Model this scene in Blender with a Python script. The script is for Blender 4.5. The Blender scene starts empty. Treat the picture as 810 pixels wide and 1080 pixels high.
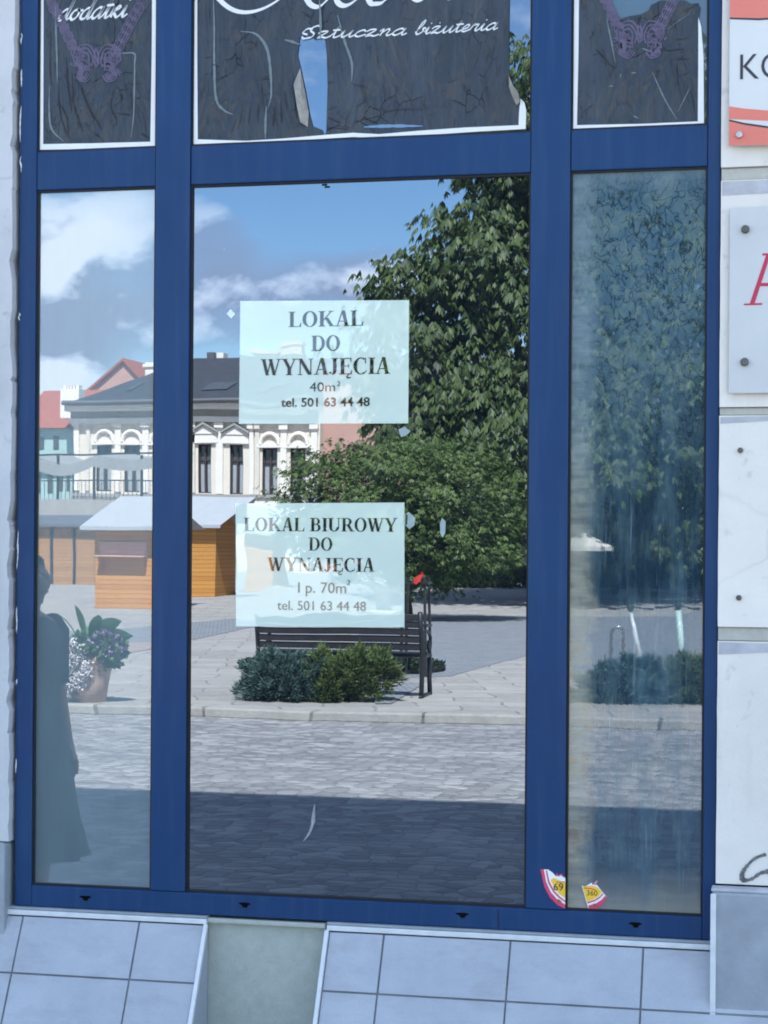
import bpy, math, random
import numpy as np
from mathutils import Vector
from mathutils.geometry import tessellate_polygon
random.seed(7)
rng = np.random.default_rng(11)
scn = bpy.context.scene
COL = scn.collection
R_ = math.radians

# ------------------------------------------------------------------ camera frame and measuring helpers
FPX, CX, CY, PSI, RHO = 2000.0, 405.0, 585.0, R_(12.37), R_(0.42)
CAM = Vector((0, -4.5, 1.6))
GLASS = 0.013            # plane of the window glass
FWD = Vector((-math.sin(PSI), math.cos(PSI), 0))
RT0 = Vector((math.cos(PSI), math.sin(PSI), 0)); UP0 = Vector((0, 0, 1))
UP = UP0 * math.cos(RHO) - RT0 * math.sin(RHO)
RT = RT0 * math.cos(RHO) + UP0 * math.sin(RHO)
def ray(px, py): return FWD + RT * ((px - CX) / FPX) + UP * ((CY - py) / FPX)
def wp(px, py, y=0.0):
    """measured point of the photo -> (X, Z) on the shop wall plane y"""
    d = ray(px, py); t = (y - CAM.y) / d.y; p = CAM + d * t
    return p.x, p.z
def back(p): return Vector((p.x, 2 * GLASS - p.y, p.z))
ZS = 0.09
def gz(y):
    if y > -45: return ZS
    return ZS + 0.5 * min(1.0, (-45 - y) / 30.0)
def sq(px, py, z=ZS):
    """a point of the square (seen in the glass) -> where it really stands, in front of the shop"""
    d = ray(px, py); t = (z - CAM.z) / d.z
    return back(CAM + d * t)
def dep(px, d):
    p = back(CAM + ray(px, CY) * d); p.z = gz(p.y); return p
def fp(px, py, Y):
    """(x, z) on a plane that lies Y metres out from the shop wall"""
    d = ray(px, py); t = (2 * GLASS + Y - CAM.y) / d.y; p = CAM + d * t
    return p.x, p.z
def azel(px, py):
    d = ray(px, py)
    return math.atan2(d.x, d.y), math.atan2(d.z, math.hypot(d.x, d.y))

# ------------------------------------------------------------------ node helpers
def newmat(name):
    m = bpy.data.materials.new(name); m.use_nodes = True
    nt = m.node_tree; nt.nodes.clear()
    out = nt.nodes.new('ShaderNodeOutputMaterial')
    return m, nt, out
def nd(nt, typ, ins=None, **props):
    n = nt.nodes.new('ShaderNode' + typ)
    for k, v in props.items(): setattr(n, k, v)
    for k, v in (ins or {}).items():
        s = n.inputs[k]
        if isinstance(v, bpy.types.NodeSocket): nt.links.new(v, s)
        else:
            if s.type == 'RGBA' and len(v) == 3: v = (*v, 1)
            s.default_value = v
    return n
def ramp(nt, fac, stops, interp='LINEAR'):
    n = nt.nodes.new('ShaderNodeValToRGB'); nt.links.new(fac, n.inputs[0])
    cr = n.color_ramp; cr.interpolation = interp
    while len(cr.elements) > 1: cr.elements.remove(cr.elements[-1])
    for i, (p, c) in enumerate(stops):
        e = cr.elements[0] if i == 0 else cr.elements.new(p)
        e.position = p
        if not hasattr(c, '__len__'): c = (c, c, c)
        e.color = (*c, 1) if len(c) == 3 else c
    return n.outputs[0]
def mix(nt, f, a, b, mode='MIX'):
    n = nt.nodes.new('ShaderNodeMix'); n.data_type = 'RGBA'; n.blend_type = mode
    for s, v in ((n.inputs[0], f), (n.inputs[6], a), (n.inputs[7], b)):
        if isinstance(v, bpy.types.NodeSocket): nt.links.new(v, s)
        else: s.default_value = v if not hasattr(v, '__len__') else ((*v, 1) if len(v) == 3 else v)
    return n.outputs[2]
def math_(nt, op, a, b=0.0, c=0.0):
    n = nt.nodes.new('ShaderNodeMath'); n.operation = op
    for s, v in zip(n.inputs, (a, b, c)):
        if isinstance(v, bpy.types.NodeSocket): nt.links.new(v, s)
        else: s.default_value = v
    return n.outputs[0]
def coords(nt, scale=(1, 1, 1), rot=(0, 0, 0), loc=(0, 0, 0)):
    tc = nt.nodes.new('ShaderNodeTexCoord')
    return nd(nt, 'Mapping', {'Vector': tc.outputs['Object'], 'Scale': scale, 'Rotation': rot, 'Location': loc}).outputs[0]
def noise(nt, vec, scale, detail=4, rough=.55, dist=0.0):
    return nd(nt, 'TexNoise', {'Vector': vec, 'Scale': scale, 'Detail': detail, 'Roughness': rough, 'Distortion': dist}).outputs[0]
def bump(nt, h, strength=.3, dist=.01):
    return nd(nt, 'Bump', {'Height': h, 'Strength': strength, 'Distance': dist}).outputs[0]
def principled(nt, out, base, rough=.7, spec=.3, normal=None, **kw):
    ins = {'Base Color': base, 'Roughness': rough, 'Specular IOR Level': spec}
    if normal is not None: ins['Normal'] = normal
    ins.update(kw)
    p = nd(nt, 'BsdfPrincipled', ins); nt.links.new(p.outputs[0], out.inputs[0]); return p

MATS = {}
def simple(name, col, rough=.7, spec=.3, var=.12, scale=6.0, bmp=0.0, bscale=60.0, **kw):
    """a plain coloured surface with a little uneven tone and grain"""
    if name in MATS: return MATS[name]
    m, nt, out = newmat(name); v = coords(nt)
    n1 = noise(nt, v, scale, 5, .6)
    base = ramp(nt, n1, [(.25, tuple(c * (1 - var) for c in col)), (.75, tuple(min(1, c * (1 + var)) for c in col))])
    nrm = bump(nt, noise(nt, v, bscale, 3), bmp, .004) if bmp else None
    principled(nt, out, base, rough, spec, nrm, **kw)
    MATS[name] = m; return m

# ---- plaster of the shop wall
def mat_plaster(name, base, stain, zmin=None, scale=1.0):
    m, nt, out = newmat(name); v = coords(nt)
    big = noise(nt, v, 2.2 * scale, 6, .62)
    streak = noise(nt, coords(nt, (9, 9, 1.1)), 1.3 * scale, 5, .6)
    fine = noise(nt, v, 55, 4, .6)
    c = mix(nt, ramp(nt, big, [(.40, 0.0), (.70, .7)]), base, stain)
    c = mix(nt, ramp(nt, streak, [(.56, 0.0), (.78, .32)]), c, tuple(x * .72 for x in stain))
    spots = noise(nt, v, 24, 3, .5)
    c = mix(nt, ramp(nt, spots, [(.66, 0.0), (.74, .4)]), c, tuple(x * .7 for x in stain))
    w = nd(nt, 'TexVoronoi', {'Vector': mix(nt, .12, v, nd(nt, 'TexNoise', {'Vector': v, 'Scale': 3.0, 'Detail': 5}).outputs[1]), 'Scale': 1.7}, feature='DISTANCE_TO_EDGE')
    crack = ramp(nt, w.outputs['Distance'], [(0.0, 1.0), (.006, 0.0)])
    gate = ramp(nt, noise(nt, v, 1.6, 2), [(.52, 0.0), (.62, .22)])
    c = mix(nt, math_(nt, 'MULTIPLY', crack, gate), c, tuple(x * .45 for x in stain))
    h = math_(nt, 'ADD', math_(nt, 'MULTIPLY', fine, .4), big)
    principled(nt, out, c, .85, .2, bump(nt, h, .28, .01))
    return m
M_plaster = mat_plaster('white_plaster', (.75, .705, .635), (.58, .55, .50))
M_plaster_old = mat_plaster('worn_plaster', (.52, .525, .53), (.40, .405, .41), scale=1.6)

# ---- blue painted aluminium
def mat_frame():
    m, nt, out = newmat('blue_paint'); v = coords(nt)
    n1 = noise(nt, v, 3.0, 5, .6); n2 = noise(nt, v, 130, 2)
    c = ramp(nt, n1, [(.3, (.0055, .034, .108)), (.7, (.0085, .044, .128))])
    dust = ramp(nt, noise(nt, coords(nt, (20, 20, 1.4)), 1.6, 5, .65), [(.48, 0.0), (.80, .26)])
    c = mix(nt, dust, c, (.06, .10, .165))
    nick = ramp(nt, noise(nt, v, 42, 2, .5), [(.795, 0.0), (.81, .8)])
    c = mix(nt, nick, c, (.35, .38, .42))
    principled(nt, out, c, .40, .22, bump(nt, n2, .05, .001))
    return m
M_frame = mat_frame()
M_gasket = simple('black_rubber', (.012, .012, .014), .6, .3)
M_black = simple('black_hole', (.004, .004, .004), .9, .05)

# ---- mirror-coated shop glass over a dark room
def mat_glass(name, refl=(.180, .205, .236), veil=(.004, .006, .009), kind='clean'):
    m, nt, out = newmat(name); v = coords(nt)
    wav = noise(nt, v, 2.3, 2, .4)
    nrm = bump(nt, wav, 1.0, .00020)
    rough = 0.0
    veilc = veil; reflc = refl
    if kind == 'clean':
        sm = noise(nt, coords(nt, (3, 3, .8), (0, .25, 0)), 3.0, 6, .65)
        veilc = mix(nt, ramp(nt, sm, [(.5, 0.0), (.85, .5)]), veil, tuple(x + .02 for x in veil))
        dot = ramp(nt, noise(nt, v, 85, 1, .5), [(.80, 0.0), (.815, .35)])
        veilc = mix(nt, dot, veilc, (.25, .25, .25))
    if kind == 'hazy':
        sm = noise(nt, coords(nt, (2.2, 2.2, .7), (0, .3, 0)), 3.5, 6, .6)
        veilc = mix(nt, ramp(nt, sm, [(.35, 0.0), (.8, .5)]), veil, tuple(x * 1.5 for x in veil))
    if kind == 'dirty':
        # peeling, crazed film: worm-like cracks above, streaks below, beige residue along one side
        vv = nd(nt, 'VectorMath', {0: v, 1: nd(nt, 'VectorMath', {0: nd(nt, 'TexNoise', {'Vector': v, 'Scale': 22.0, 'Detail': 3}).outputs[1], 1: (.5, .5, .5)}, operation='SUBTRACT').outputs[0]}, operation='ADD')
        vs = nd(nt, 'Mapping', {'Vector': v, 'Scale': (1.2, 1, .8)}).outputs[0]
        dst = nd(nt, 'TexNoise', {'Vector': v, 'Scale': 26.0, 'Detail': 3}).outputs[1]
        vd = nd(nt, 'VectorMath', {0: vs, 1: nd(nt, 'VectorMath', {0: dst, 'Scale': .035}, operation='SCALE').outputs[0]}, operation='ADD').outputs[0]
        wn_ = noise(nt, vd, 36.0, .4, .4, .7); wn2 = noise(nt, nd(nt, 'Mapping', {'Vector': vd, 'Location': (3, 1, 7)}).outputs[0], 44.0, .4, .4, .6)
        l1 = math_(nt, 'ABSOLUTE', math_(nt, 'SUBTRACT', wn_, .5)); l2 = math_(nt, 'ABSOLUTE', math_(nt, 'SUBTRACT', wn2, .5))
        worm = ramp(nt, math_(nt, 'MINIMUM', l1, l2), [(0.0, .08), (.012, .22), (.028, .85), (.10, 1.0)])
        low = noise(nt, coords(nt, (26, 26, 3.2)), 1.0, 6, .7)
        blot = noise(nt, v, 9.0, 6, .68, .6)
        sx = nd(nt, 'SeparateXYZ', {0: v}).outputs
        zz = math_(nt, 'MULTIPLY', math_(nt, 'SUBTRACT', sx[2], .054), 1 / 1.76)       # 0 sill .. 1 top
        xx = math_(nt, 'MULTIPLY', math_(nt, 'SUBTRACT', sx[0], .524), 1 / .323)            # 0 .. 1 across
        top = ramp(nt, math_(nt, 'ADD', zz, math_(nt, 'MULTIPLY', math_(nt, 'SUBTRACT', blot, .5), .3)), [(.56, 0.0), (.82, 1.0)])
        f_top = math_(nt, 'MULTIPLY', worm, ramp(nt, blot, [(.3, .55), (.65, 1.0)]))
        f_low = math_(nt, 'MULTIPLY', ramp(nt, low, [(.42, .06), (.68, .85)]), ramp(nt, blot, [(.36, .25), (.62, 1.0)]))
        f = math_(nt, 'ADD', math_(nt, 'MULTIPLY', f_top, top), math_(nt, 'MULTIPLY', f_low, math_(nt, 'SUBTRACT', 1.0, top)))
        edge = math_(nt, 'MULTIPLY', ramp(nt, math_(nt, 'ADD', xx, math_(nt, 'MULTIPLY', math_(nt, 'SUBTRACT', blot, .5), .35)), [(.04, 1.0), (.12, .8), (.22, 0.0)]), ramp(nt, noise(nt, coords(nt, (4, 4, 26)), 1.6, 4), [(.35, .45), (.65, 1.0)]))
        bot = ramp(nt, math_(nt, 'ADD', zz, math_(nt, 'MULTIPLY', math_(nt, 'SUBTRACT', low, .5), .06)), [(0.0, .5), (.03, .2), (.06, 0.0)])
        tp = ramp(nt, math_(nt, 'ADD', zz, math_(nt, 'MULTIPLY', math_(nt, 'SUBTRACT', blot, .5), .05)), [(.965, 0.0), (1.0, .7)])
        fcol = mix(nt, ramp(nt, blot, [(.45, 0.0), (.7, 1.0)]), (.080, .148, .190), (.125, .172, .160))
        veilc = mix(nt, f, (.013, .028, .043), fcol)
        eds = math_(nt, 'MAXIMUM', math_(nt, 'MAXIMUM', edge, bot), tp)
        ecol = mix(nt, ramp(nt, zz, [(.45, 0.0), (.70, 1.0)]), (.35, .33, .25), (.17, .23, .255))
        ecol = mix(nt, math_(nt, 'MULTIPLY', ramp(nt, zz, [(.02, 0.0), (.08, 1.0), (.30, 1.0), (.42, 0.0)]), ramp(nt, noise(nt, v, 14.0, 5, .7), [(.46, 0.0), (.58, .8)])), ecol, (.34, .23, .12))
        veilc = mix(nt, eds, veilc, ecol)
        hair = ramp(nt, noise(nt, coords(nt, (70, 70, 2.6)), 1.0, 5, .7, .3), [(.60, 0.0), (.74, .55)])
        veilc = mix(nt, math_(nt, 'MULTIPLY', hair, math_(nt, 'SUBTRACT', 1.0, top)), veilc, (.20, .26, .29))
        cover = math_(nt, 'MULTIPLY', math_(nt, 'MAXIMUM', f, eds), 1.0)
        reflc = mix(nt, ramp(nt, cover, [(0.0, 0.0), (1.0, 1.0)]), (.12, .138, .158), (.022, .026, .030))
        rough = ramp(nt, cover, [(0.0, .0), (1.0, .0035)])
        nrm = bump(nt, math_(nt, 'ADD', wav, math_(nt, 'MULTIPLY', blot, .05)), 1.0, .00025)
    g = nd(nt, 'BsdfGlossy', {'Color': reflc, 'Roughness': rough, 'Normal': nrm})
    d = nd(nt, 'BsdfDiffuse', {'Color': veilc})
    a = nd(nt, 'AddShader', {0: g.outputs[0], 1: d.outputs[0]})
    nt.links.new(a.outputs[0], out.inputs[0])
    return m
M_glass = mat_glass('mirror_glass')
M_glass_hazy = mat_glass('hazy_glass', (.165, .180, .195), (.085, .118, .130), 'hazy')
M_glass_dull = mat_glass('dusty_glass', (.07, .078, .085), (.055, .078, .086), 'hazy')
M_glass_dirty = mat_glass('filmed_glass', kind='dirty')
def mat_laminate(name, col, refl=(.095, .102, .108), var=.03):
    m, nt, out = newmat(name); v = coords(nt)
    n = noise(nt, v, 5, 4); c = ramp(nt, n, [(.3, tuple(x * (1 - var) for x in col)), (.7, tuple(x * (1 + var) for x in col))])
    g = nd(nt, 'BsdfGlossy', {'Color': refl, 'Roughness': 0.0, 'Normal': bump(nt, noise(nt, v, 4, 2, .4), 1.0, .0006)})
    d = nd(nt, 'BsdfDiffuse', {'Color': c})
    a = nd(nt, 'AddShader', {0: g.outputs[0], 1: d.outputs[0]}); nt.links.new(a.outputs[0], out.inputs[0])
    return m
M_paper = mat_laminate('laminated_paper', (.53, .61, .53))
M_ink = mat_laminate('black_ink', (.012, .016, .018), (.10, .107, .112))
M_ink_grey = mat_laminate('grey_ink', (.05, .06, .065), (.10, .107, .112))

# ---- black vinyl of the upper panes
def mat_vinyl(name, col):
    m, nt, out = newmat(name); v = coords(nt)
    wob = nd(nt, 'VectorMath', {0: v, 1: nd(nt, 'VectorMath', {0: nd(nt, 'TexNoise', {'Vector': v, 'Scale': 9.0, 'Detail': 4}).outputs[1], 'Scale': .07}, operation='SCALE').outputs[0]}, operation='ADD').outputs[0]
    vo = nd(nt, 'TexVoronoi', {'Vector': nd(nt, 'Mapping', {'Vector': wob, 'Scale': (1.3, 1, .75)}).outputs[0], 'Scale': 24.0}, feature='DISTANCE_TO_EDGE').outputs['Distance']
    gate = ramp(nt, noise(nt, v, 7.0, 5, .65), [(.50, 0.0), (.66, .8)])
    crack = math_(nt, 'MULTIPLY', ramp(nt, vo, [(0.0, 1.0), (.022, 0.0)]), gate)
    pleat = noise(nt, coords(nt, (46, 46, 6)), 1.0, 5, .65, .4)
    dust = ramp(nt, noise(nt, coords(nt, (8, 8, 2.2)), 1.2, 6, .65), [(.36, 0.0), (.75, .75)])
    c = mix(nt, dust, col, tuple(x * 1.7 + .014 for x in col))
    c = mix(nt, ramp(nt, noise(nt, coords(nt, (30, 30, 4.5), (0, .12, 0)), 1.0, 6, .7, .8), [(.50, 0.0), (.78, .45)]), c, tuple(x * 2.0 + .012 for x in col))  # lighter sheen of the folds painted into the colour as streaks
    c = mix(nt, ramp(nt, noise(nt, coords(nt, (22, 22, 7)), 1.3, 5, .7, 1.2), [(.30, .7), (.46, 0.0)]), c, tuple(x * .35 for x in col))  # dark side of the crumples, shade put into the colour
    c = mix(nt, crack, c, (.006, .006, .007))
    sc = ramp(nt, noise(nt, coords(nt, (60, 60, 5), (0, .5, 0)), 1.0, 2), [(.73, 0.0), (.77, .4)])
    c = mix(nt, sc, c, (.10, .107, .112))
    h = math_(nt, 'SUBTRACT', math_(nt, 'ADD', math_(nt, 'MULTIPLY', pleat, .7), math_(nt, 'MULTIPLY', noise(nt, v, 26, 4), .25)), math_(nt, 'MULTIPLY', crack, .6))
    fold = noise(nt, coords(nt, (16, 16, 4.2)), 1.0, 3, .55, 1.0)
    n0 = bump(nt, fold, 1.0, .022)
    nb = nd(nt, 'Bump', {'Height': h, 'Strength': .9, 'Distance': .009, 'Normal': n0}).outputs[0]
    principled(nt, out, c, .25, .30, nb)
    return m
M_vinyl = mat_vinyl('black_vinyl', (.025, .031, .041))
M_vinyl_white = simple('white_vinyl', (.70, .71, .69), .45, .4, .06, 12)
M_script = simple('white_print', (.66, .67, .66), .45, .4, .1, 30)
M_purple = simple('purple_print', (.085, .070, .120), .45, .4, .35, 45)
M_silver = simple('foil_back', (.27, .25, .22), .35, .5, .35, 60, .6, 80)

# ---- tiles of the sloping plinths
def mat_tile():
    m, nt, out = newmat('grey_tile'); v = coords(nt)
    c = ramp(nt, noise(nt, v, 7, 6, .65), [(.3, (.32, .345, .385)), (.7, (.39, .415, .45))])
    sp = noise(nt, v, 210, 2, .5)
    c = mix(nt, ramp(nt, sp, [(.55, 0.0), (.75, .35)]), c, (.25, .28, .33))
    dr = ramp(nt, noise(nt, coords(nt, (3, 3, 9)), 2.6, 6, .68), [(.50, 0.0), (.74, .55)])
    c = mix(nt, dr, c, (.27, .275, .275))
    principled(nt, out, c, .42, .4, bump(nt, math_(nt, 'ADD', sp, noise(nt, v, 18, 3)), .08, .003))
    return m
M_tile = mat_tile()
M_grout = simple('grout', (.16, .17, .19), .9, .1, .25, 20)
M_trim = simple('white_trim', (.60, .62, .63), .5, .35, .1, 25)
M_render = simple('greenish_render', (.37, .40, .36), .85, .15, .10, 45, .25, 180)
M_stone = simple('grey_plinth_stone', (.285, .315, .345), .8, .2, .14, 16, .25, 120)
M_beige = simple('bare_beige_stone', (.43, .42, .37), .9, .1, .14, 28, .35, 60)
M_dull_grey = simple('dull_grey', (.43, .43, .45), .9, .1, .18, 22, .2, 60)

# ------------------------------------------------------------------ mesh building
def loc_of(o):
    v = Vector((0, 0, 0))
    while o is not None: v = v + o.location; o = o.parent
    return v
class MB:
    def __init__(s): s.v = []; s.f = []
    def add(s, verts, faces):
        b = len(s.v); s.v.extend([tuple(p) for p in verts]); s.f.extend([tuple(b + i for i in f) for f in faces]); return s
    def box(s, a, b):
        (x0, y0, z0), (x1, y1, z1) = a, b
        x0, x1 = min(x0, x1), max(x0, x1); y0, y1 = min(y0, y1), max(y0, y1); z0, z1 = min(z0, z1), max(z0, z1)
        return s.add([(x0, y0, z0), (x1, y0, z0), (x1, y1, z0), (x0, y1, z0), (x0, y0, z1), (x1, y0, z1), (x1, y1, z1), (x0, y1, z1)],
                     [(0, 3, 2, 1), (4, 5, 6, 7), (0, 1, 5, 4), (1, 2, 6, 5), (2, 3, 7, 6), (3, 0, 4, 7)])
    def bar(s, p, q, w, h):
        p, q = Vector(p), Vector(q); d = (q - p).normalized()
        up = Vector((0, 0, 1)) if abs(d.z) < .95 else Vector((0, 1, 0))
        a = d.cross(up).normalized() * (w / 2); b = a.cross(d).normalized() * (h / 2)
        return s.add([p - a - b, p + a - b, p + a + b, p - a + b, q - a - b, q + a - b, q + a + b, q - a + b],
                     [(0, 3, 2, 1), (4, 5, 6, 7), (0, 1, 5, 4), (1, 2, 6, 5), (2, 3, 7, 6), (3, 0, 4, 7)])
    def tube(s, pts, rad, n=8, caps=True):
        pts = [Vector(p) for p in pts]
        if not hasattr(rad, '__len__'): rad = [rad] * len(pts)
        b = len(s.v); ref = None
        for i, p in enumerate(pts):
            d = (pts[min(i + 1, len(pts) - 1)] - pts[max(i - 1, 0)]).normalized()
            if ref is None: ref = d.orthogonal().normalized()
            ref = (ref - d * ref.dot(d)).normalized(); bi = d.cross(ref)
            for k in range(n):
                t = 2 * math.pi * k / n
                s.v.append(tuple(p + (ref * math.cos(t) + bi * math.sin(t)) * rad[i]))
        for i in range(len(pts) - 1):
            for k in range(n):
                k2 = (k + 1) % n
                s.f.append((b + i * n + k, b + i * n + k2, b + (i + 1) * n + k2, b + (i + 1) * n + k))
        if caps:
            s.f.append(tuple(b + k for k in range(n))[::-1]); s.f.append(tuple(b + (len(pts) - 1) * n + k for k in range(n)))
        return s
    def lathe(s, c, prof, n=20):
        b = len(s.v)
        for r, z in prof:
            for k in range(n):
                t = 2 * math.pi * k / n; s.v.append((c[0] + r * math.cos(t), c[1] + r * math.sin(t), c[2] + z))
        for i in range(len(prof) - 1):
            for k in range(n):
                k2 = (k + 1) % n; s.f.append((b + i * n + k, b + i * n + k2, b + (i + 1) * n + k2, b + (i + 1) * n + k))
        s.f.append(tuple(b + k for k in range(n))[::-1]); s.f.append(tuple(b + (len(prof) - 1) * n + k for k in range(n)))
        return s
    def sheet(s, poly, y, holes=(), thick=0.0):
        """flat polygon of (x, z) in the plane y, facing -y; thick > 0 gives it a back at y + thick"""
        loops = [list(poly)] + [list(h) for h in holes]
        flat = [p for l in loops for p in l]
        tris = tessellate_polygon([[Vector((p[0], p[1], 0)) for p in l] for l in loops])
        b = len(s.v); s.v.extend([(p[0], y, p[1]) for p in flat])
        for t in tris:
            a, c, e = (flat[i] for i in t)
            cr = (c[0] - a[0]) * (e[1] - a[1]) - (c[1] - a[1]) * (e[0] - a[0])
            t = t if cr > 0 else t[::-1]
            s.f.append(tuple(b + i for i in t))
        if thick:
            b2 = len(s.v); s.v.extend([(p[0], y + thick, p[1]) for p in flat])
            for t in tris:
                a, c, e = (flat[i] for i in t)
                cr = (c[0] - a[0]) * (e[1] - a[1]) - (c[1] - a[1]) * (e[0] - a[0])
                t = t if cr < 0 else t[::-1]
                s.f.append(tuple(b2 + i for i in t))
            o = 0
            for l in loops:
                n = len(l)
                for i in range(n):
                    j = (i + 1) % n; s.f.append((b + o + i, b2 + o + i, b2 + o + j, b + o + j))
                o += n
        return s
    def prism(s, poly, y0, y1): return s.sheet(poly, min(y0, y1), (), abs(y1 - y0))
    def build(s, name, mat, parent=None, smooth=False, bevel=0.0):
        o0 = loc_of(parent) if parent else Vector((0, 0, 0))
        me = bpy.data.meshes.new(name)
        me.from_pydata([(p[0] - o0.x, p[1] - o0.y, p[2] - o0.z) for p in s.v], [], s.f)
        me.update()
        if smooth: me.polygons.foreach_set('use_smooth', [True] * len(me.polygons))
        me.materials.append(mat)
        o = bpy.data.objects.new(name, me); COL.objects.link(o)
        if parent: o.parent = parent
        if bevel:
            m = o.modifiers.new('edge', 'BEVEL'); m.width = bevel; m.segments = 2; m.limit_method = 'ANGLE'
        return o
def tag(o, label=None, cat=None, group=None, kind=None):
    if label: o['label'] = label
    if cat: o['category'] = cat
    if group: o['group'] = group
    if kind: o['kind'] = kind
    return o
def thing(name, loc, label, cat, group=None, rz=0.0):
    o = bpy.data.objects.new(name, None); COL.objects.link(o); o.location = loc; o.rotation_euler.z = rz
    o.empty_display_size = .1
    return tag(o, label, cat, group)
def copy_tree(o, parent=None):
    c = o.copy(); COL.objects.link(c)
    if parent: c.parent = parent
    for ch in list(o.children): copy_tree(ch, c)
    return c
def struct(o): return tag(o, kind='structure')

# ------------------------------------------------------------------ pen strokes (lettering, scratches)
def catmull(pts, n=10):
    P = [np.array(p, float) for p in pts]
    if len(P) == 2: return [P[0] + (P[1] - P[0]) * t for t in np.linspace(0, 1, n)]
    P = [2 * P[0] - P[1]] + P + [2 * P[-1] - P[-2]]; out = []
    for i in range(1, len(P) - 2):
        a, b, c, d = P[i - 1:i + 3]
        for t in np.linspace(0, 1, n, endpoint=False):
            out.append(.5 * ((2 * b) + (-a + c) * t + (2 * a - 5 * b + 4 * c - d) * t * t + (-a + 3 * b - 3 * c + d) * t ** 3))
    out.append(P[-2]); return out
LAY = [0]
def layer(y):
    LAY[0] = (LAY[0] + 1) % 40
    return y - .00003 * LAY[0]
def ribbon(mb, pts, y, wmin, wmax=None, pen=.7, n=9, taper=False, jit=0.0):
    """a stroke of a broad pen along 2-D points in (x, z)"""
    P = catmull(pts, n); wmax = wmax or wmin; L, Rr = [], []
    for i, p in enumerate(P):
        d = P[min(i + 1, len(P) - 1)] - P[max(i - 1, 0)]; l = np.hypot(*d) or 1e-9; d = d / l
        w = wmin + (wmax - wmin) * abs(math.sin(math.atan2(d[1], d[0]) - pen))
        if taper: w *= .25 + .75 * math.sin(math.pi * (i + .3) / (len(P) - .4))
        if jit: w *= 1 + jit * random.uniform(-1, 1)
        nn = np.array([-d[1], d[0]]) * (w / 2); L.append(p + nn); Rr.append(p - nn)
    y = layer(y); b = len(mb.v)
    for a, c in zip(L, Rr): mb.v.extend([(a[0], y, a[1]), (c[0], y, c[1])])
    for i in range(len(L) - 1): mb.f.append((b + 2 * i, b + 2 * i + 1, b + 2 * i + 3, b + 2 * i + 2))
    return mb
def disc(mb, c, r, y, n=12, squash=1.0):
    y = layer(y); b = len(mb.v)
    mb.v.extend([(c[0] + r * math.cos(2 * math.pi * k / n), y, c[1] + r * squash * math.sin(2 * math.pi * k / n)) for k in range(n)])
    mb.f.append(tuple(range(b, b + n)))

# bold roman capitals, cap height 1
TK, TN, SH, SW = .182, .055, .045, .085
def g_stem(x, w=TK, z0=0, z1=1, top=True, bot=True):
    o = [[(x, z0), (x + w, z0), (x + w, z1), (x, z1)]]
    if bot: o.append([(x - SW, z0), (x + w + SW, z0), (x + w + SW, z0 + SH), (x - SW, z0 + SH)])
    if top: o.append([(x - SW, z1 - SH), (x + w + SW, z1 - SH), (x + w + SW, z1), (x - SW, z1)])
    return o
def g_line(x0, z0, x1, z1, w): return [[(x0, z0), (x0 + w, z0), (x1 + w, z1), (x1, z1)]]
def g_band(cx, cz, rx, rz, tx, tz, a0, a1, n=22):
    o = []
    A = np.linspace(R_(a0), R_(a1), n)
    out = [(cx + rx * math.cos(a), cz + rz * math.sin(a)) for a in A]
    inn = [(cx + (rx - tx) * math.cos(a), cz + (rz - tz) * math.sin(a)) for a in A]
    for i in range(n - 1): o.append([inn[i], out[i], out[i + 1], inn[i + 1]])
    return o
def g_ser(xc, z, w=.13, up=True): return [[(xc - w, z if up else z - SH), (xc + w, z if up else z - SH), (xc + w, z + SH if up else z), (xc - w, z + SH if up else z)]]
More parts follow.
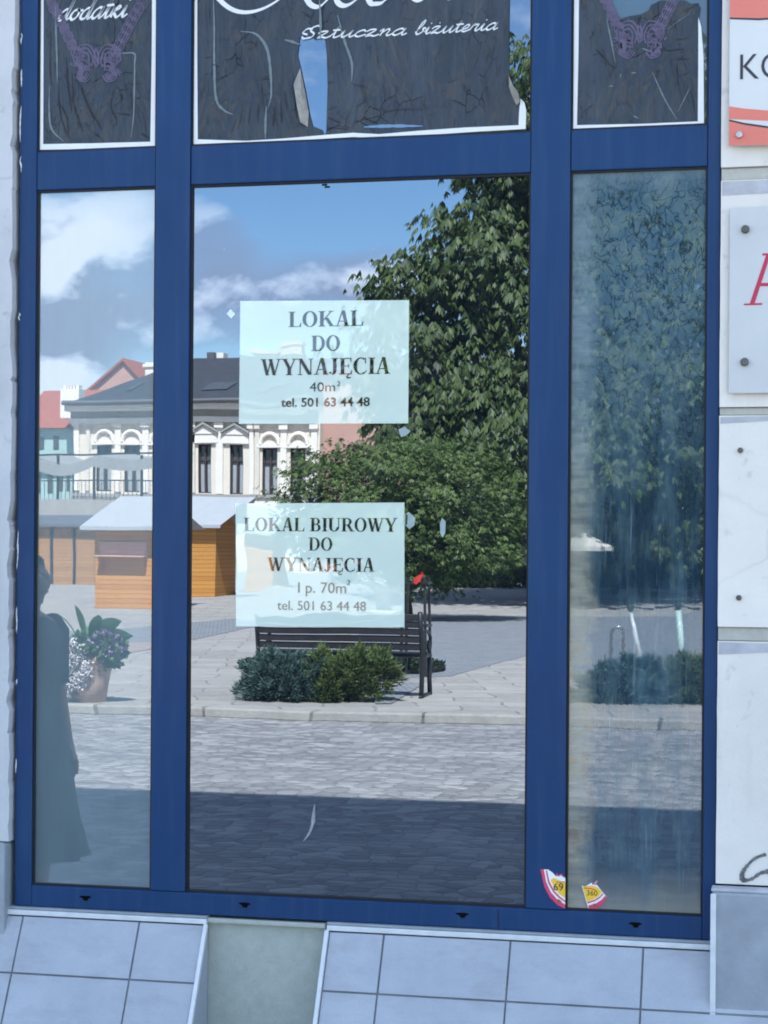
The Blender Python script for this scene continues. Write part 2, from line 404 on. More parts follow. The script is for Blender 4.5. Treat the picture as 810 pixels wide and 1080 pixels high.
GL = {
 'L': (g_stem(.1) + [[(.27, 0), (.66, 0), (.66, .05), (.27, .05)], [(.58, .05), (.66, .05), (.68, .30), (.655, .30)]], .72),
 'O': (g_band(.39, .5, .38, .52, .175, .05, 0, 360, 40), .80),
 'K': (g_stem(.1) + g_line(.26, .42, .62, .97, .07) + g_line(.62, .0, .33, .56, .19) + g_ser(.66, 1, .14, False) + g_ser(.72, 0, .14), .86),
 'A': (g_line(.08, 0, .345, 1.0, .06) + g_line(.51, 0, .325, 1.02, .17) + [[(.19, .29), (.55, .29), (.55, .345), (.19, .345)]] + g_ser(.11, 0, .12) + g_ser(.60, 0, .15), .75),
 'D': (g_stem(.08) + [[(.2, 0), (.38, 0), (.38, .05), (.2, .05)], [(.2, .95), (.38, .95), (.38, 1), (.2, 1)]] + g_band(.38, .5, .37, .5, .175, .05, -90, 90), .80),
 'W': (g_line(.24, 0, .04, 1, .16) + g_line(.29, .0, .44, .8, .06) + g_line(.60, 0, .40, 1, .16) + g_line(.66, 0, .90, 1, .06) + g_ser(.11, 1, .14, False) + g_ser(.48, 1, .13, False) + g_ser(.92, 1, .12, False), 1.06),
 'Y': (g_line(.29, .42, .04, 1, .18) + g_line(.43, .44, .63, 1, .06) + [[(.29, 0), (.29 + TK, 0), (.29 + TK, .47), (.29, .47)]] + g_ser(.372, 0, .17) + g_ser(.13, 1, .15, False) + g_ser(.65, 1, .13, False), .78),
 'N': (g_line(.12, 0, .12, 1, .05) + g_line(.55, 0, .05, 1, .19) + g_line(.67, 0, .67, 1, .05) + g_ser(.145, 0, .12) + g_ser(.695, 1, .12, False) + g_ser(.08, 1, .1, False), .84),
 'J': (g_stem(.2, TK, .2, 1, True, False) + g_band(.155, .2, .21, .22, .165, .06, -95, 0, 12) + [[(.02, .06), (.12, .06), (.12, .16), (.02, .16)]], .50),
 'E': (g_stem(.08) + [[(.24, 0), (.64, 0), (.64, .05), (.24, .05)], [(.24, .95), (.62, .95), (.62, 1), (.24, 1)], [(.24, .485), (.5, .485), (.5, .535), (.24, .535)],
        [(.57, .05), (.64, .05), (.66, .28), (.635, .28)], [(.555, .95), (.62, .95), (.62, .74), (.6, .74)], [(.46, .40), (.5, .40), (.5, .62), (.46, .62)]], .70),
 'C': (g_band(.39, .5, .38, .52, .175, .05, 52, 308, 30) + [[(.60, .66), (.645, .66), (.645, 1.0), (.60, .96)], [(.56, .05), (.60, .05), (.68, .22), (.655, .24)]], .74),
 'I': (g_stem(.09), .345),
 'B': (g_stem(.08) + [[(.2, 0), (.38, 0), (.38, .05), (.2, .05)], [(.2, .95), (.36, .95), (.36, 1), (.2, 1)], [(.2, .495), (.38, .495), (.38, .545), (.2, .545)]] + g_band(.36, .7475, .26, .2525, .15, .05, -90, 90) + g_band(.38, .2725, .29, .2725, .165, .05, -90, 90), .73),
 'U': (g_stem(.1, TK, .3, 1, True, False) + g_band(.41, .32, .31, .33, .16, .06, 180, 360) + g_line(.665, .3, .665, 1, .05) + g_ser(.69, 1, .12, False), .84),
 'R': (g_stem(.08) + [[(.2, .95), (.38, .95), (.38, 1), (.2, 1)], [(.2, .46), (.38, .46), (.38, .51), (.2, .51)]] + g_band(.37, .73, .28, .27, .165, .05, -90, 90) + g_line(.58, 0, .34, .49, .18) + g_ser(.72, 0, .11), .80),
}
def serif_text(mb, text, xc, z0, h, y, track=.02, width=None):
    w = sum(GL['E' if c == 'Ę' else c][1] + track if c != ' ' else .3 for c in text) - track
    sx = h if width is None else width / w
    x = xc - w * sx / 2
    for c in text:
        if c == ' ': x += .3 * sx; continue
        polys, adv = GL['E' if c == 'Ę' else c]
        for p in polys:
            yy = layer(y); b = len(mb.v)
            mb.v.extend([(x + q[0] * sx, yy, z0 + q[1] * h) for q in p]); mb.f.append(tuple(range(b, b + len(p))))
        if c == 'Ę': ribbon(mb, [(x + .52 * sx, z0), (x + .40 * sx, z0 - .12 * h), (x + .46 * sx, z0 - .22 * h), (x + .60 * sx, z0 - .19 * h)], y, .05 * h, .09 * h)
        x += (adv + track) * sx
def font_mesh(text, xc, z0, h, y, name, mat, parent, bold=0.0, width=None, align='CENTER', shear=0.0):
    cu = bpy.data.curves.new('lettering', 'FONT'); cu.body = text; cu.size = 1.0; cu.align_x = 'LEFT'; cu.offset = bold; cu.resolution_u = 4; cu.shear = shear
    o = bpy.data.objects.new('lettering_source', cu); COL.objects.link(o)
    dg = bpy.context.evaluated_depsgraph_get(); me0 = o.evaluated_get(dg).to_mesh()
    V = [(v.co.x, v.co.y) for v in me0.vertices]; F = [tuple(p.vertices) for p in me0.polygons]
    o.evaluated_get(dg).to_mesh_clear(); bpy.data.objects.remove(o); bpy.data.curves.remove(cu)
    x0, x1 = min(v[0] for v in V), max(v[0] for v in V); hh = .72
    s = h / hh; sx = s if width is None else width / (x1 - x0)
    ox = xc - (x1 - x0) * sx / 2 if align == 'CENTER' else xc
    mb = MB(); yy = layer(y)
    F2 = []
    for f in F:
        a, c, e = (V[i] for i in f[:3])
        F2.append(f if (c[0] - a[0]) * (e[1] - a[1]) - (c[1] - a[1]) * (e[0] - a[0]) > 0 else f[::-1])
    mb.add([(ox + (v[0] - x0) * sx, yy, z0 + v[1] * s) for v in V], F2)
    return mb.build(name, mat, parent)
# joined script hand, x-height 1
SC = {
 'a': ([[(.72, .85), (.45, 1), (.12, .65), (.05, .22), (.28, 0), (.58, .35), (.78, 1), (.68, .3), (.76, .02), (1.0, .25)]], .98),
 'd': ([[(.72, .85), (.45, 1), (.12, .65), (.05, .22), (.28, 0), (.58, .35), (.80, 2.1), (.70, .3), (.78, .02), (1.02, .25)]], 1.0),
 'o': ([[(.5, 1), (.15, .75), (.05, .3), (.3, 0), (.6, .25), (.66, .7), (.48, 1), (.62, .8), (.95, .85)]], .9),
 't': ([[(0, .25), (.2, .8), (.32, 1.75), (.24, .3), (.36, 0), (.66, .25)], [(.02, 1.12), (.62, 1.18)]], .64),
 'k': ([[(0, .25), (.2, 1.2), (.26, 2.1), (.12, 0)], [(.14, .45), (.45, 1), (.62, .85), (.25, .52), (.5, .1), (.66, 0), (.92, .25)]], .9),
 'i': ([[(0, .25), (.24, 1), (.18, .3), (.3, 0), (.58, .25)], [(.27, 1.5), (.30, 1.62)]], .56),
 'z': ([[(0, .7), (.22, 1), (.6, .93), (.08, .05), (.38, .12), (.66, 0), (.95, .25)]], .92),
 'ż': ([[(0, .7), (.22, 1), (.6, .93), (.08, .05), (.38, .12), (.66, 0), (.95, .25)], [(.42, 1.5), (.45, 1.62)]], .92),
 'u': ([[(0, .25), (.22, 1), (.15, .3), (.28, 0), (.58, .4), (.76, 1), (.69, .3), (.79, 0), (1.05, .25)]], 1.02),
 'c': ([[(.68, .78), (.48, 1), (.15, .7), (.07, .25), (.32, 0), (.78, .3)]], .75),
 'n': ([[(0, .7), (.2, 1), (.14, 0)], [(.15, .4), (.48, 1), (.62, .8), (.56, .2), (.68, 0), (.94, .25)]], .92),
 'e': ([[(0, .25), (.45, .55), (.52, .9), (.35, 1), (.1, .6), (.1, .15), (.35, 0), (.76, .28)]], .73),
 'r': ([[(0, .25), (.24, 1.12), (.28, .92), (.56, .95), (.48, .3), (.58, 0), (.84, .25)]], .8),
 'b': ([[(0, .3), (.38, 1.4), (.42, 2.05), (.25, 1.8), (.1, .35), (.3, 0), (.62, .4), (.55, .9), (.8, .85)]], .78),
 'S': ([[(.1, .3), (.3, 0), (.75, .15), (.85, .7), (.55, 1.15), (.5, 1.6), (.85, 1.95), (1.15, 1.7)], [(.42, .6), (.05, .9), (.2, 1.5), (.6, 1.5)]], 1.15),
 ' ': ([], .55),
}
def script(mb, text, p0, p1, xh, y, wmin, wmax, shear=.48):
    """script lettering along the base line p0 -> p1 (x, z)"""
    tot = sum(SC[c][1] for c in text); d = np.array(p1) - np.array(p0); L = np.hypot(*d); e = d / L; nn = np.array([-e[1], e[0]]); sx = L / tot; x = 0
    for c in text:
        st, adv = SC[c]
        for s in st:
            q = [np.array(p0) + e * ((x + a) * sx + shear * b * xh) + nn * (b * xh) for a, b in s]
            ribbon(mb, q, y, wmin, wmax, pen=R_(40))
        x += adv

# ================================================================== THE SHOP WALL
X0, X1, Z0 = -1.941, -0.187, .703
ZT = 3.42
SUN_EL, SUN_AZ = R_(55), R_(10)
edge = sq(380, 849, 0.0)
BH = -edge.y * math.tan(SUN_EL) / math.cos(SUN_AZ)      # the shop's own shadow reaches the middle of the road
bld = thing('shop_building', (-1.06, 0, 0), 'pale plastered house front around the blue framed shop window', 'building')
# wall faces: left of the frame with a ragged edge, right of it, above, and the body behind
mb = MB()
zz_ = np.cumsum(rng.uniform(.006, .045, 200)); zz_ = zz_[zz_ < ZT]
rag = [(X0 - .005 - .004 * abs(math.sin(z * 3.1)) - random.random() ** 3 * .010, z) for z in zz_]
zl = wp(8, 886)[1]
ragt = [p for p in rag if p[1] > zl]
mb.prism([(-9, zl), (ragt[0][0], zl)] + ragt + [(X0 - .01, 3.6), (-9, 3.6)], -.022, .06)
mb.build('wall', M_plaster_old, bld)
mb = MB(); mb.prism([(-9, 0), (X0 - .012, 0), (X0 - .012, zl - .012), (X0 - .016, zl - .003), (-9, zl - .003)], -.034, .06)
mb.build('plinth', M_stone, bld, bevel=.004)
# right pier: plaster blocks with bare stone joints
XR = X1 + .0015
bands = [(wp(786, 178)[1], wp(786, 192)[1], wp(786, 205)[1]), (wp(786, 430)[1], wp(786, 439)[1], wp(786, 447)[1]), (wp(786, 661)[1], wp(786, 676)[1], wp(786, 689)[1])]
zp = wp(786, 931)[1]
cuts = [3.6] + [z for b in bands for z in (b[0], b[1])] + [zp]
mb = MB()
for k in range(0, len(cuts), 2):
    top, bot = cuts[k], cuts[k + 1]; n = 14
    L = [(XR + random.uniform(-.0005, .0005), bot + (top - bot) * i / n) for i in range(n + 1)]
    mb.prism(L[:1] + [(8, bot), (8, top)] + L[::-1][:-1], -.026, .07)
mb.build('wall', M_plaster, bld)
mb = MB(); ms = MB()
for a, b, c in bands:
    mb.box((XR + .0005, -.018, b + .001), (8, .05, a - .001))
    n = 26; xs = np.linspace(XR + .003, 3, n)
    ms.sheet([(x, b - .001 - .003 * random.random()) for x in xs] + [(x, c + random.uniform(-.006, .006)) for x in xs[::-1]], -.0268)  # uneven grey strip just below each joint band
mb.build('joint_band', M_beige, bld, bevel=.003); ms.build('grey_streak', M_dull_grey, bld)
xq = wp(752, 990)[0]
mb = MB(); mb.box((xq, -.075, 0), (8, .05, zp - .012)); mb.build('plinth', M_stone, bld, bevel=.006)
mb = MB(); mb.box((xq - .003, -.079, .0), (xq + .010, -.070, zp - .016)); mb.build('corner_strip', M_trim, bld, bevel=.002)
mb = MB(); mb.box((xq - .002, -.072, zp - .012), (8, -.026, zp - .004)); mb.build('plinth_cap', M_dull_grey, bld, bevel=.003)
mb = MB(); mb.box((-9, -.022, 3.6), (8, .3, BH)); mb.box((-9, .35, 0), (8, 9, BH - .002)); mb.box((-9, -.35, BH), (8, 9.2, BH + .02))
mb.build('upper_wall', M_plaster, bld)
mb = MB(); mb.box((X0 - .05, .075, .3), (X1 + .05, .34, 3.59)); mb.build('opening_back', M_black, bld)
# graffiti
mb = MB()
g = [wp(*p, y=-.028) for p in [(808, 901), (797, 905), (789, 912), (783, 921), (784, 928), (793, 927), (802, 921), (811, 919)]]
ribbon(mb, g, -.0275, .007, .012, jit=.3, n=8)
mb.build('graffiti_mark', simple('graffiti', (.16, .16, .16), .9, .1, .6, 90), bld)
# render panel in the gap between the tiled plinths
xa, xb = wp(217, 1000)[0], wp(345, 1000)[0]
mb = MB(); mb.box((xa - .3, .012, 0), (xb + .3, .07, Z0 - .006)); mb.build('base_panel', M_render, bld)
mb = MB(); mb.box((xa + .004, -.006, Z0 - .018), (xb - .004, .02, Z0 - .006)); mb.build('panel_lip', M_render, bld, bevel=.003)

# ================================================================== SHOPFRONT
sf = thing('shopfront', ((X0 + X1) / 2, 0, Z0), 'large blue framed shop window with six panes, the upper ones under black vinyl', 'shop window')
LPx, MPx, RPx = (-1.895, -1.577), (-1.487, -.634), (-.540, -.217)
ZL, ZH = .757, 2.516
ZU = (wp(40, 159)[1] + wp(745, 133)[1]) / 2
mb = MB()
mb.box((X0, 0, Z0), (LPx[0], .07, ZT)); mb.box((RPx[1], 0, Z0), (X1, .07, ZT))
mb.box((LPx[0], 0, Z0), (RPx[1], .07, ZL)); mb.box((LPx[0], 0, ZT - .05), (RPx[1], .07, ZT))
mb.build('frame', M_frame, sf, bevel=.0025)
for a, b in ((LPx[1], MPx[0]), (MPx[1], RPx[0])):
    mb = MB(); mb.box((a, -.0025, ZL + .001), (b, .068, ZT - .051)); mb.build('mullion', M_frame, sf, bevel=.0025)
for a, b in (LPx, MPx, RPx):
    mb = MB(); mb.box((a + .001, .0008, ZH), (b - .001, .066, ZU)); mb.build('transom', M_frame, sf, bevel=.0025)
def ring(mb, x0, x1, z0, z1, w, y0, y1):
    mb.box((x0, y0, z0), (x0 + w, y1, z1)); mb.box((x1 - w, y0, z0), (x1, y1, z1))
    mb.box((x0 + w, y0, z0), (x1 - w, y1, z0 + w)); mb.box((x0 + w, y0, z1 - w), (x1 - w, y1, z1))
for (a, b), zz, m in ((LPx, (ZL, ZH), M_glass_hazy), (MPx, (ZL, ZH), M_glass), (RPx, (ZL, ZH), M_glass_dirty), (LPx, (ZU, ZT - .05), M_glass), (MPx, (ZU, ZT - .05), M_glass), (RPx, (ZU, ZT - .05), M_glass_dull)):
    mb = MB(); mb.box((a + .0005, GLASS, zz[0] + .0005), (b - .0005, GLASS + .02, zz[1] - .0005)); p = mb.build('window_pane', m, sf)
    mb = MB(); ring(mb, a + .0006, b - .0006, zz[0] + .0006, zz[1] - .0006, .0045, .006, GLASS - .0002); mb.build('gasket', M_gasket, p)
for px, py in ((90, 947.3), (258, 954.5), (487.5, 965.3), (670, 975.5)):
    x, z = wp(px, py); mb = MB()
    mb.prism([(x - .017, z + .004), (x - .006, z - .001), (x - .004, z - .006), (x + .006, z - .006), (x + .009, z), (x + .017, z + .003), (x + .010, z + .006), (x - .008, z + .006)], -.0016, -.0002); mb.build('drain_cap', M_black, sf)
x, z = wp(343, 195); mb = MB(); mb.box((x - .008, -.002, z - .002), (x + .005, .001, z + .002)); mb.build('drain_cap', M_black, sf)
# rubbed white filler along the ragged joint
for a, b in ((35, 47), (73, 92), (112, 150), (165, 182), (330, 338), (560, 600), (640, 668), (716, 722), (800, 815)):
    x, z = wp(21.5 - (a - 20) * .0072, a); z2 = wp(20, b)[1]
    mb = MB(); ribbon(mb, [(X0 + .003 + random.uniform(-.002, .002), z + (z2 - z) * t) for t in (0, .3, .6, 1)], -.0012, .002, .0042, taper=True, jit=.4); mb.build('filler', M_trim, sf)
# seams where frame bars meet
mb = MB()
for px, py in ((525.5, 968),):
    x, z = wp(px, py); mb.box((x - .0007, -.0012, Z0 + .004), (x + .0007, -.0002, ZL - .006))
mb.build('seam', M_gasket, sf)

# ================================================================== VINYL POSTERS
YV = .0095
def W(pts, y=YV): return [wp(px, py, y) for px, py in pts]
def poster(label, outer, inner, holes=(), border=True):
    c = wp(*inner[2], y=YV)
    t = thing('vinyl_poster', (c[0], YV, c[1]), label, 'poster', 'vinyl posters over the upper panes')
    mb = MB(); mb.sheet(W(inner), YV, [W(h) for h in holes]); mb.build('vinyl_sheet', M_vinyl, t)
    if border:
        mb = MB()
        for q in outer:
            mb.sheet(W(q, YV - .0004), YV - .0004, thick=.0003)
        mb.build('border', M_vinyl_white, t)
    return t
TOPY = -92
# left
pL = poster('wrinkled black vinyl sheet with the word dodatki above a purple necklace',
  [[(40.5, TOPY), (46, TOPY), (45.8, 60), (45.5, 152), (40.5, 158)], [(40.5, 158), (45.5, 152), (100, 151), (158.5, 149.5), (163.5, 155), (100, 157)], [(158.5, 149.5), (160, 60), (161, TOPY), (165, TOPY), (164.5, 50), (163.5, 155)]],
  [(44, TOPY), (43.5, 155), (161, 152), (163, TOPY)])
mb = MB(); script(mb, 'dodatki', wp(60.5, 21.8, YV), wp(133, 17.5, YV), .027, YV - .0004, .0030, .0078, .45); mb.build('lettering', M_script, pL)
def S(mb, pts, y, w0, w1=None, taper=False, jit=0.0, n=8):
    ribbon(mb, W(pts, y), y, w0 * .00235, (w1 or w0) * .00235, taper=taper, jit=jit, n=n)
def necklace(t, dx, dy, cut=False):
    mb = MB(); y = YV - .0004
    def q(pts): return [(px + dx, py + dy) for px, py in pts]
    for s, cx in ((-1, 88.5), (1, 116)):
        for r in (1.0, .72, .45):
            S(mb, q([(cx + s * (-11 * r), 78 - 10 * r), (cx + s * (-13 * r), 62), (cx - s * 6 * r, 48 + 14 * (1 - r)), (cx + s * 7 * r, 50 + 12 * (1 - r)), (cx + s * 11 * r, 62), (cx + s * 5 * r, 72), (cx + s * 7 * r, 82 - 4 * (1 - r)), (cx - s * 2 * r, 86 - 9 * (1 - r)), (cx - s * 8 * r, 80 - 6 * (1 - r))]), y, 1.0, 2.0, jit=.2)
        for k in range(4):
            a = k * 1.4; S(mb, q([(cx + s * (4 + 4 * math.cos(a + i)) - s * 6, 66 + 4.5 * math.sin(a + i) + k * 4) for i in np.linspace(0, 4, 6)]), y, .7, 1.3)
    for s, cx in ((-1, 88.5), (1, 116)):
        for k in range(26):
            u = random.uniform(0, 6.28); r = random.uniform(.2, 1); c0 = (cx + s * 3 + 10 * r * math.cos(u), 66 + 17 * r * math.sin(u)); S(mb, q([(c0[0] + random.uniform(-4, 4), c0[1] + random.uniform(-4, 4)) for _ in range(4)]), y, .6, 1.5, jit=.4)
    S(mb, q([(101, 50), (99, 62), (101.5, 70), (104, 62), (102, 50)]), y, 1.6, 2.4)
    for s, x0, x1 in ((-1, 80, 49), (1, 122, 155)):          # lace band running up to the corners
        P = [(x0 + (x1 - x0) * t_, 55 - 58 * t_ ** 1.15 - 6 * math.sin(3 * t_)) for t_ in np.linspace(0, 1, 9)]
        for o in (-6, -3, 0, 3, 6): S(mb, q([(a + o * .8, b + o * .35) for a, b in P]), y, .8, 1.6, jit=.5)
        for k in range(7):
            a, b = P[k]
            S(mb, q([(a + 5 * math.cos(u), b + 5.5 * math.sin(u)) for u in np.linspace(0, 6.2, 8)]), y, .8, 1.7, jit=.3)
            S(mb, q([(a - 4, b + 5), (a + 1, b - 1), (a + 4, b - 6)]), y, 1.2, 2.4, jit=.4)
    mb.build('printed_necklace', M_purple, t)
necklace(pL, 0, 0)
def splits(t, lines, mat=M_glass, w=(.6, 2.0)):
    for l in lines: mb = MB(); S(mb, l, YV - .0007, w[0], w[1], taper=True, jit=.25, n=7); mb.build('split', mat, t)
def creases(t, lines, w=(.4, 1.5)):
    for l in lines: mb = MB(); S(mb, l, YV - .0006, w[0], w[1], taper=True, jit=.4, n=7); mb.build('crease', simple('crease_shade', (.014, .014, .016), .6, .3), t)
splits(pL, [[(58, -5), (59, 30), (60, 60), (60.5, 88)], [(52, 90), (52, 120), (55, 137), (67, 149)], [(120, 57), (132, 56), (142, 57), (142, 70), (141, 120), (138, 146)]], simple('peel', (.13, .16, .165), .3, .5), (.7, 2.2))
creases(pL, [[(54, 32), (53, 60), (54, 86), (58, 90)], [(62, 90), (63, 115), (68, 135), (74, 146)], [(80, 82), (90, 105), (99, 122), (108, 138)], [(85, 88), (93, 112), (100, 128)], [(120, 95), (117, 112), (123, 128), (114, 139)], [(128, 76), (141, 77)], [(122, 92), (130, 95), (139, 90)], [(122, 119), (138, 121)],
  [(126, 95), (128, 105), (120, 112)], [(60, 120), (56, 132), (64, 128)], [(148, 140), (158, 146)], [(60, 104), (70, 122), (72, 140)], [(76, 76), (78, 110), (88, 140)], [(134, 46), (139, 44), (138, 50)], [(98, 138), (110, 150)], [(70, 60), (72, 90), (76, 120)]])
# middle
pM = poster('wide black vinyl sheet with white script, torn open in its middle',
  [[(202, TOPY), (208, TOPY), (208, 60), (208.5, 147), (203, 153)], [(203, 153), (208.5, 147), (260, 148.5), (300, 146), (340, 142.5), (372, 140), (400, 141.5), (440, 138), (490, 134.5), (547, 132), (554.5, 136), (500, 139), (450, 142.5), (410, 145.5), (372, 144.5), (330, 147), (290, 150.5), (250, 152.5)],
   [(547, 132), (547.5, 118), (549, 104), (553, 108), (555, 116), (554.5, 136)]],
  [(205, TOPY), (205.5, 150), (300, 148), (372, 142), (450, 140), (550, 134), (548.5, 112), (545, 104), (541, 96), (537, 86), (537, 40), (539, TOPY)],
  [[(316, 40), (325, 37), (333, 42), (340, 36), (343, 44), (344.5, 58), (345.5, 90), (344, 138), (342.5, 144), (340, 137), (330, 133), (324, 110), (318, 75), (314, 58)]])
mb = MB(); script(mb, 'Sztuczna', wp(316, 41, YV), wp(428, 36.8, YV), .0155, YV - .0004, .0019, .0050, .5)
script(mb, 'biżuteria', wp(437, 36.5, YV), wp(524, 31, YV), .0155, YV - .0004, .0019, .0050, .5)
mb.build('lettering', M_script, pM)
mb = MB()
for l, w in (([(216, -20), (230, -2), (243, 9), (258, 13), (275, 10), (292, 1), (306, -12)], (1.5, 5)), ([(318, -16), (322, -4), (328, 5), (336, 7), (344, 1), (352, -10)], (1.5, 6)), ([(352, -12), (356, 2), (364, 6), (374, 1), (380, -8)], (1.5, 6)), ([(384, -14), (390, 2), (396, 4), (404, 2), (412, -8)], (1.5, 6)), ([(430, -10), (437, -1), (444, 0), (452, -6)], (1.5, 5)), ([(468, -8), (474, -2), (481, -6)], (1.5, 5))):
    mb = MB(); S(mb, l, YV - .0004, *w); mb.build('letter', M_script, pM)
splits(pM, [[(225, -5), (226, 30), (226, 70), (228, 104), (236, 116), (246, 121)], [(254, 33), (270, 36), (281, 50), (285, 72), (286, 100), (282, 116)], [(281, 112), (280, 130), (280, 146)], [(337, 0), (338, 20), (338, 42)], [(356, 16), (364, 45), (371, 66), (371, 86)], [(300, 42), (308, 44), (316, 47)]], MATS['peel'], (.7, 3.0))
splits(pM, [[(384, 134), (410, 133), (446, 133)]], M_glass, (2.0, 4.0))
creases(pM, [[(262, 52), (268, 50), (271, 42)], [(345, 88), (352, 86)], [(372, 89), (384, 91)], [(376, 112), (390, 106)], [(376, 128), (400, 122), (416, 116), (452, 115)], [(380, 110), (390, 102)], [(346, 116), (356, 112)], [(346, 124), (360, 130)], [(223, 60), (216, 61)], [(224, 68), (231, 70)], [(230, 110), (240, 104)], [(228, 84), (236, 82)], [(402, 112), (406, 118), (412, 110)],
   [(318, 12), (330, 20)], [(332, 10), (326, 26)], [(300, 96), (303, 118)], [(296, 108), (297, 130)], [(290, 112), (288, 134)], [(264, 112), (262, 132)], [(256, 116), (252, 134)], [(250, 124), (244, 140)], [(272, 110), (272, 130)], [(346, 134), (370, 137)], [(398, 60), (399, 66)], [(534, 80), (536, 92)]], (.35, 1.3))
# curled flaps beside the tear
mb = MB(); P = [(317, 72), (311, 90), (314, 110), (318, 130), (325, 134), (326, 118), (322, 96)]
Wp = W(P, YV); n = len(Wp)
mb.add([(x, YV - .003 - .010 * (i in (1, 2, 3)), z) for i, (x, z) in enumerate(Wp)] + [((Wp[0][0] + Wp[3][0]) / 2 + .006, YV - .022, (Wp[0][1] + Wp[3][1]) / 2)], [(i, (i + 1) % n, n) for i in range(n)])
mb.build('curled_flap', M_silver, pM)
mb = MB(); P = [(537, 80), (541, 90), (547, 98), (549, 108), (545, 111), (541, 103), (537, 92)]; Wp = W(P); n = len(Wp)
mb.add([(x, YV - .002 - .006 * (i % 2), z) for i, (x, z) in enumerate(Wp)] + [(sum(p[0] for p in Wp) / n, YV - .014, sum(p[1] for p in Wp) / n)], [(i, (i + 1) % n, n) for i in range(n)])
mb.build('curled_flap', M_silver, pM)
# right
pR = poster('black vinyl sheet with a purple necklace only, ripped open along its top',
  [[(607, TOPY), (611.5, TOPY), (610, 60), (608.5, 132), (603, 137.5)], [(603, 137.5), (608.5, 132), (680, 130.5), (736, 128), (742.5, 132.5), (680, 135)], [(736, 128), (736.5, 60), (736.5, 18), (739.5, 28), (742, 60), (742.5, 132.5)]],
  [(609, TOPY), (606, 134.5), (740, 130), (739, 40), (737.5, 18), (739, 8), (736, 3), (729, 4), (722, 0), (712, 2), (704, 1), (698, 0), (687, 5), (684, 11), (676, 15), (664, 17), (652, 20), (640, 22), (638, 8), (637, TOPY)])
necklace(pR, 573, -25)
splits(pR, [[(688, 76), (696, 94), (704, 110), (714, 126)], [(728, 14), (716, 22), (704, 31)], [(728, 92), (722, 104), (715, 118)], [(640, 20), (644, 40), (649, 66)], [(655, 78), (654, 82)], [(666, 77), (671, 77)], [(642, 91), (647, 91)], [(668, 122), (673, 125)], [(677, 51), (686, 54)]], MATS['peel'], (.5, 1.6))
creases(pR, [[(628, 51), (636, 60), (644, 68)], [(639, 67), (646, 70), (650, 72)], [(697, 53), (710, 53), (722, 51)], [(712, 42), (728, 40)], [(688, 78), (694, 74), (692, 82)], [(640, 23), (652, 22), (660, 22)], [(716, 16), (726, 10), (737, 4)], [(712, 30), (712, 22)], [(676, 16), (672, 26)]], (.5, 1.8))

# ================================================================== NOTICES
YN = .0118
def notice(label, q, rows):
    P = W(q, YN); c = (sum(p[0] for p in P) / 4, sum(p[1] for p in P) / 4)
    t = thing('paper_notice', (c[0], YN, min(p[1] for p in P)), label, 'notice', 'rental notices on the middle pane')
    mb = MB(); mb.sheet(P, YN, thick=.0005); mb.build('sheet', M_paper, t)
    for kind, text, pa, pb, hpx in rows:
        a, b = wp(*pa, y=YN), wp(*pb, y=YN); h = hpx * .00235; xc = (a[0] + b[0]) / 2
        if kind == 'serif':
            mb = MB(); serif_text(mb, text, xc, a[1], h, YN - .0004, width=b[0] - a[0]); mb.build('lettering', M_ink, t)
        else:
            font_mesh(text, xc, a[1], h, YN - .0004, 'lettering', M_ink if kind == 'bold' else M_ink_grey, t, .018 if kind == 'bold' else .0, width=b[0] - a[0])
    return t
notice('white paper notice offering 40 m2 to let, the upper of two', [(252, 447), (430.5, 446.5), (431.5, 316.5), (253.5, 317.5)],
  [('serif', 'LOKAL', (304, 345), (384, 345), 16), ('serif', 'DO', (328.5, 370.3), (359, 370.3), 16), ('serif', 'WYNAJĘCIA', (275.5, 396), (411.5, 395.5), 17), ('sans', '40m', (326.5, 413), (353.5, 413), 10), ('sans', '2', (355.5, 407), (359, 407), 5), ('bold', 'tel. 501 63 44 48', (296.5, 429), (390, 429), 9.3)])
notice('white paper notice offering an office of 70 m2, the lower of two', [(249, 660.5), (426.5, 661.5), (426.5, 530), (248.5, 531)],
  [('serif', 'LOKAL BIUROWY', (257, 560), (419, 558.5), 14), ('serif', 'DO', (325.5, 580.5), (351, 580.5), 13.5), ('serif', 'WYNAJĘCIA', (282.5, 602), (395, 601.5), 14), ('sans', 'I p. 70m', (314.5, 625), (365, 624.7), 11.5), ('sans', '2', (366, 617), (369.5, 617), 5.5), ('sans', 'tel. 501 63 44 48', (292.5, 643), (386, 642), 10)])
M_tape = mat_laminate('clear_tape', (.30, .36, .36))
def sticker(name, label, cat, poly, y, mat, thick=.0004):
    P = W(poly, y); mb = MB(); mb.sheet(P, y, thick=thick); o = mb.build(name, mat); return tag(o, label, cat)
sticker('paper_scrap', 'tiny white diamond shaped paper scrap on the glass beside the upper notice', 'scrap', [(239, 331), (243, 326), (248, 331), (244, 336)], .012, M_paper)
sticker('tape_scrap', 'crumpled bit of clear tape under the corner of the upper notice', 'tape', [(420, 453), (427, 450), (433, 455), (429, 459), (423, 461)], .0115, M_tape)
tp = sticker('tape_scrap', 'clear tape corner holding the lower notice, with a black speck', 'tape', [(425.5, 543), (431, 540), (438, 546), (437, 554), (432, 558), (426, 553)], .0112, M_tape)
mb = MB(); mb.sheet(W([(427.5, 542), (430, 543), (429.5, 553), (427.5, 554)], .0106), .0106); mb.build('ink_speck', M_ink, tp)
sticker('tape_scrap', 'small drop shaped smear of tape on the glass against the round tree', 'tape', [(466, 546), (470, 550), (469.5, 562), (467, 567), (464.5, 563), (464, 553)], .012, M_tape)
mb = MB(); S(mb, [(332, 848), (331, 858), (330, 868), (326, 879), (320, 887)], .0122, 1.5, 4.5, taper=True, jit=.3)
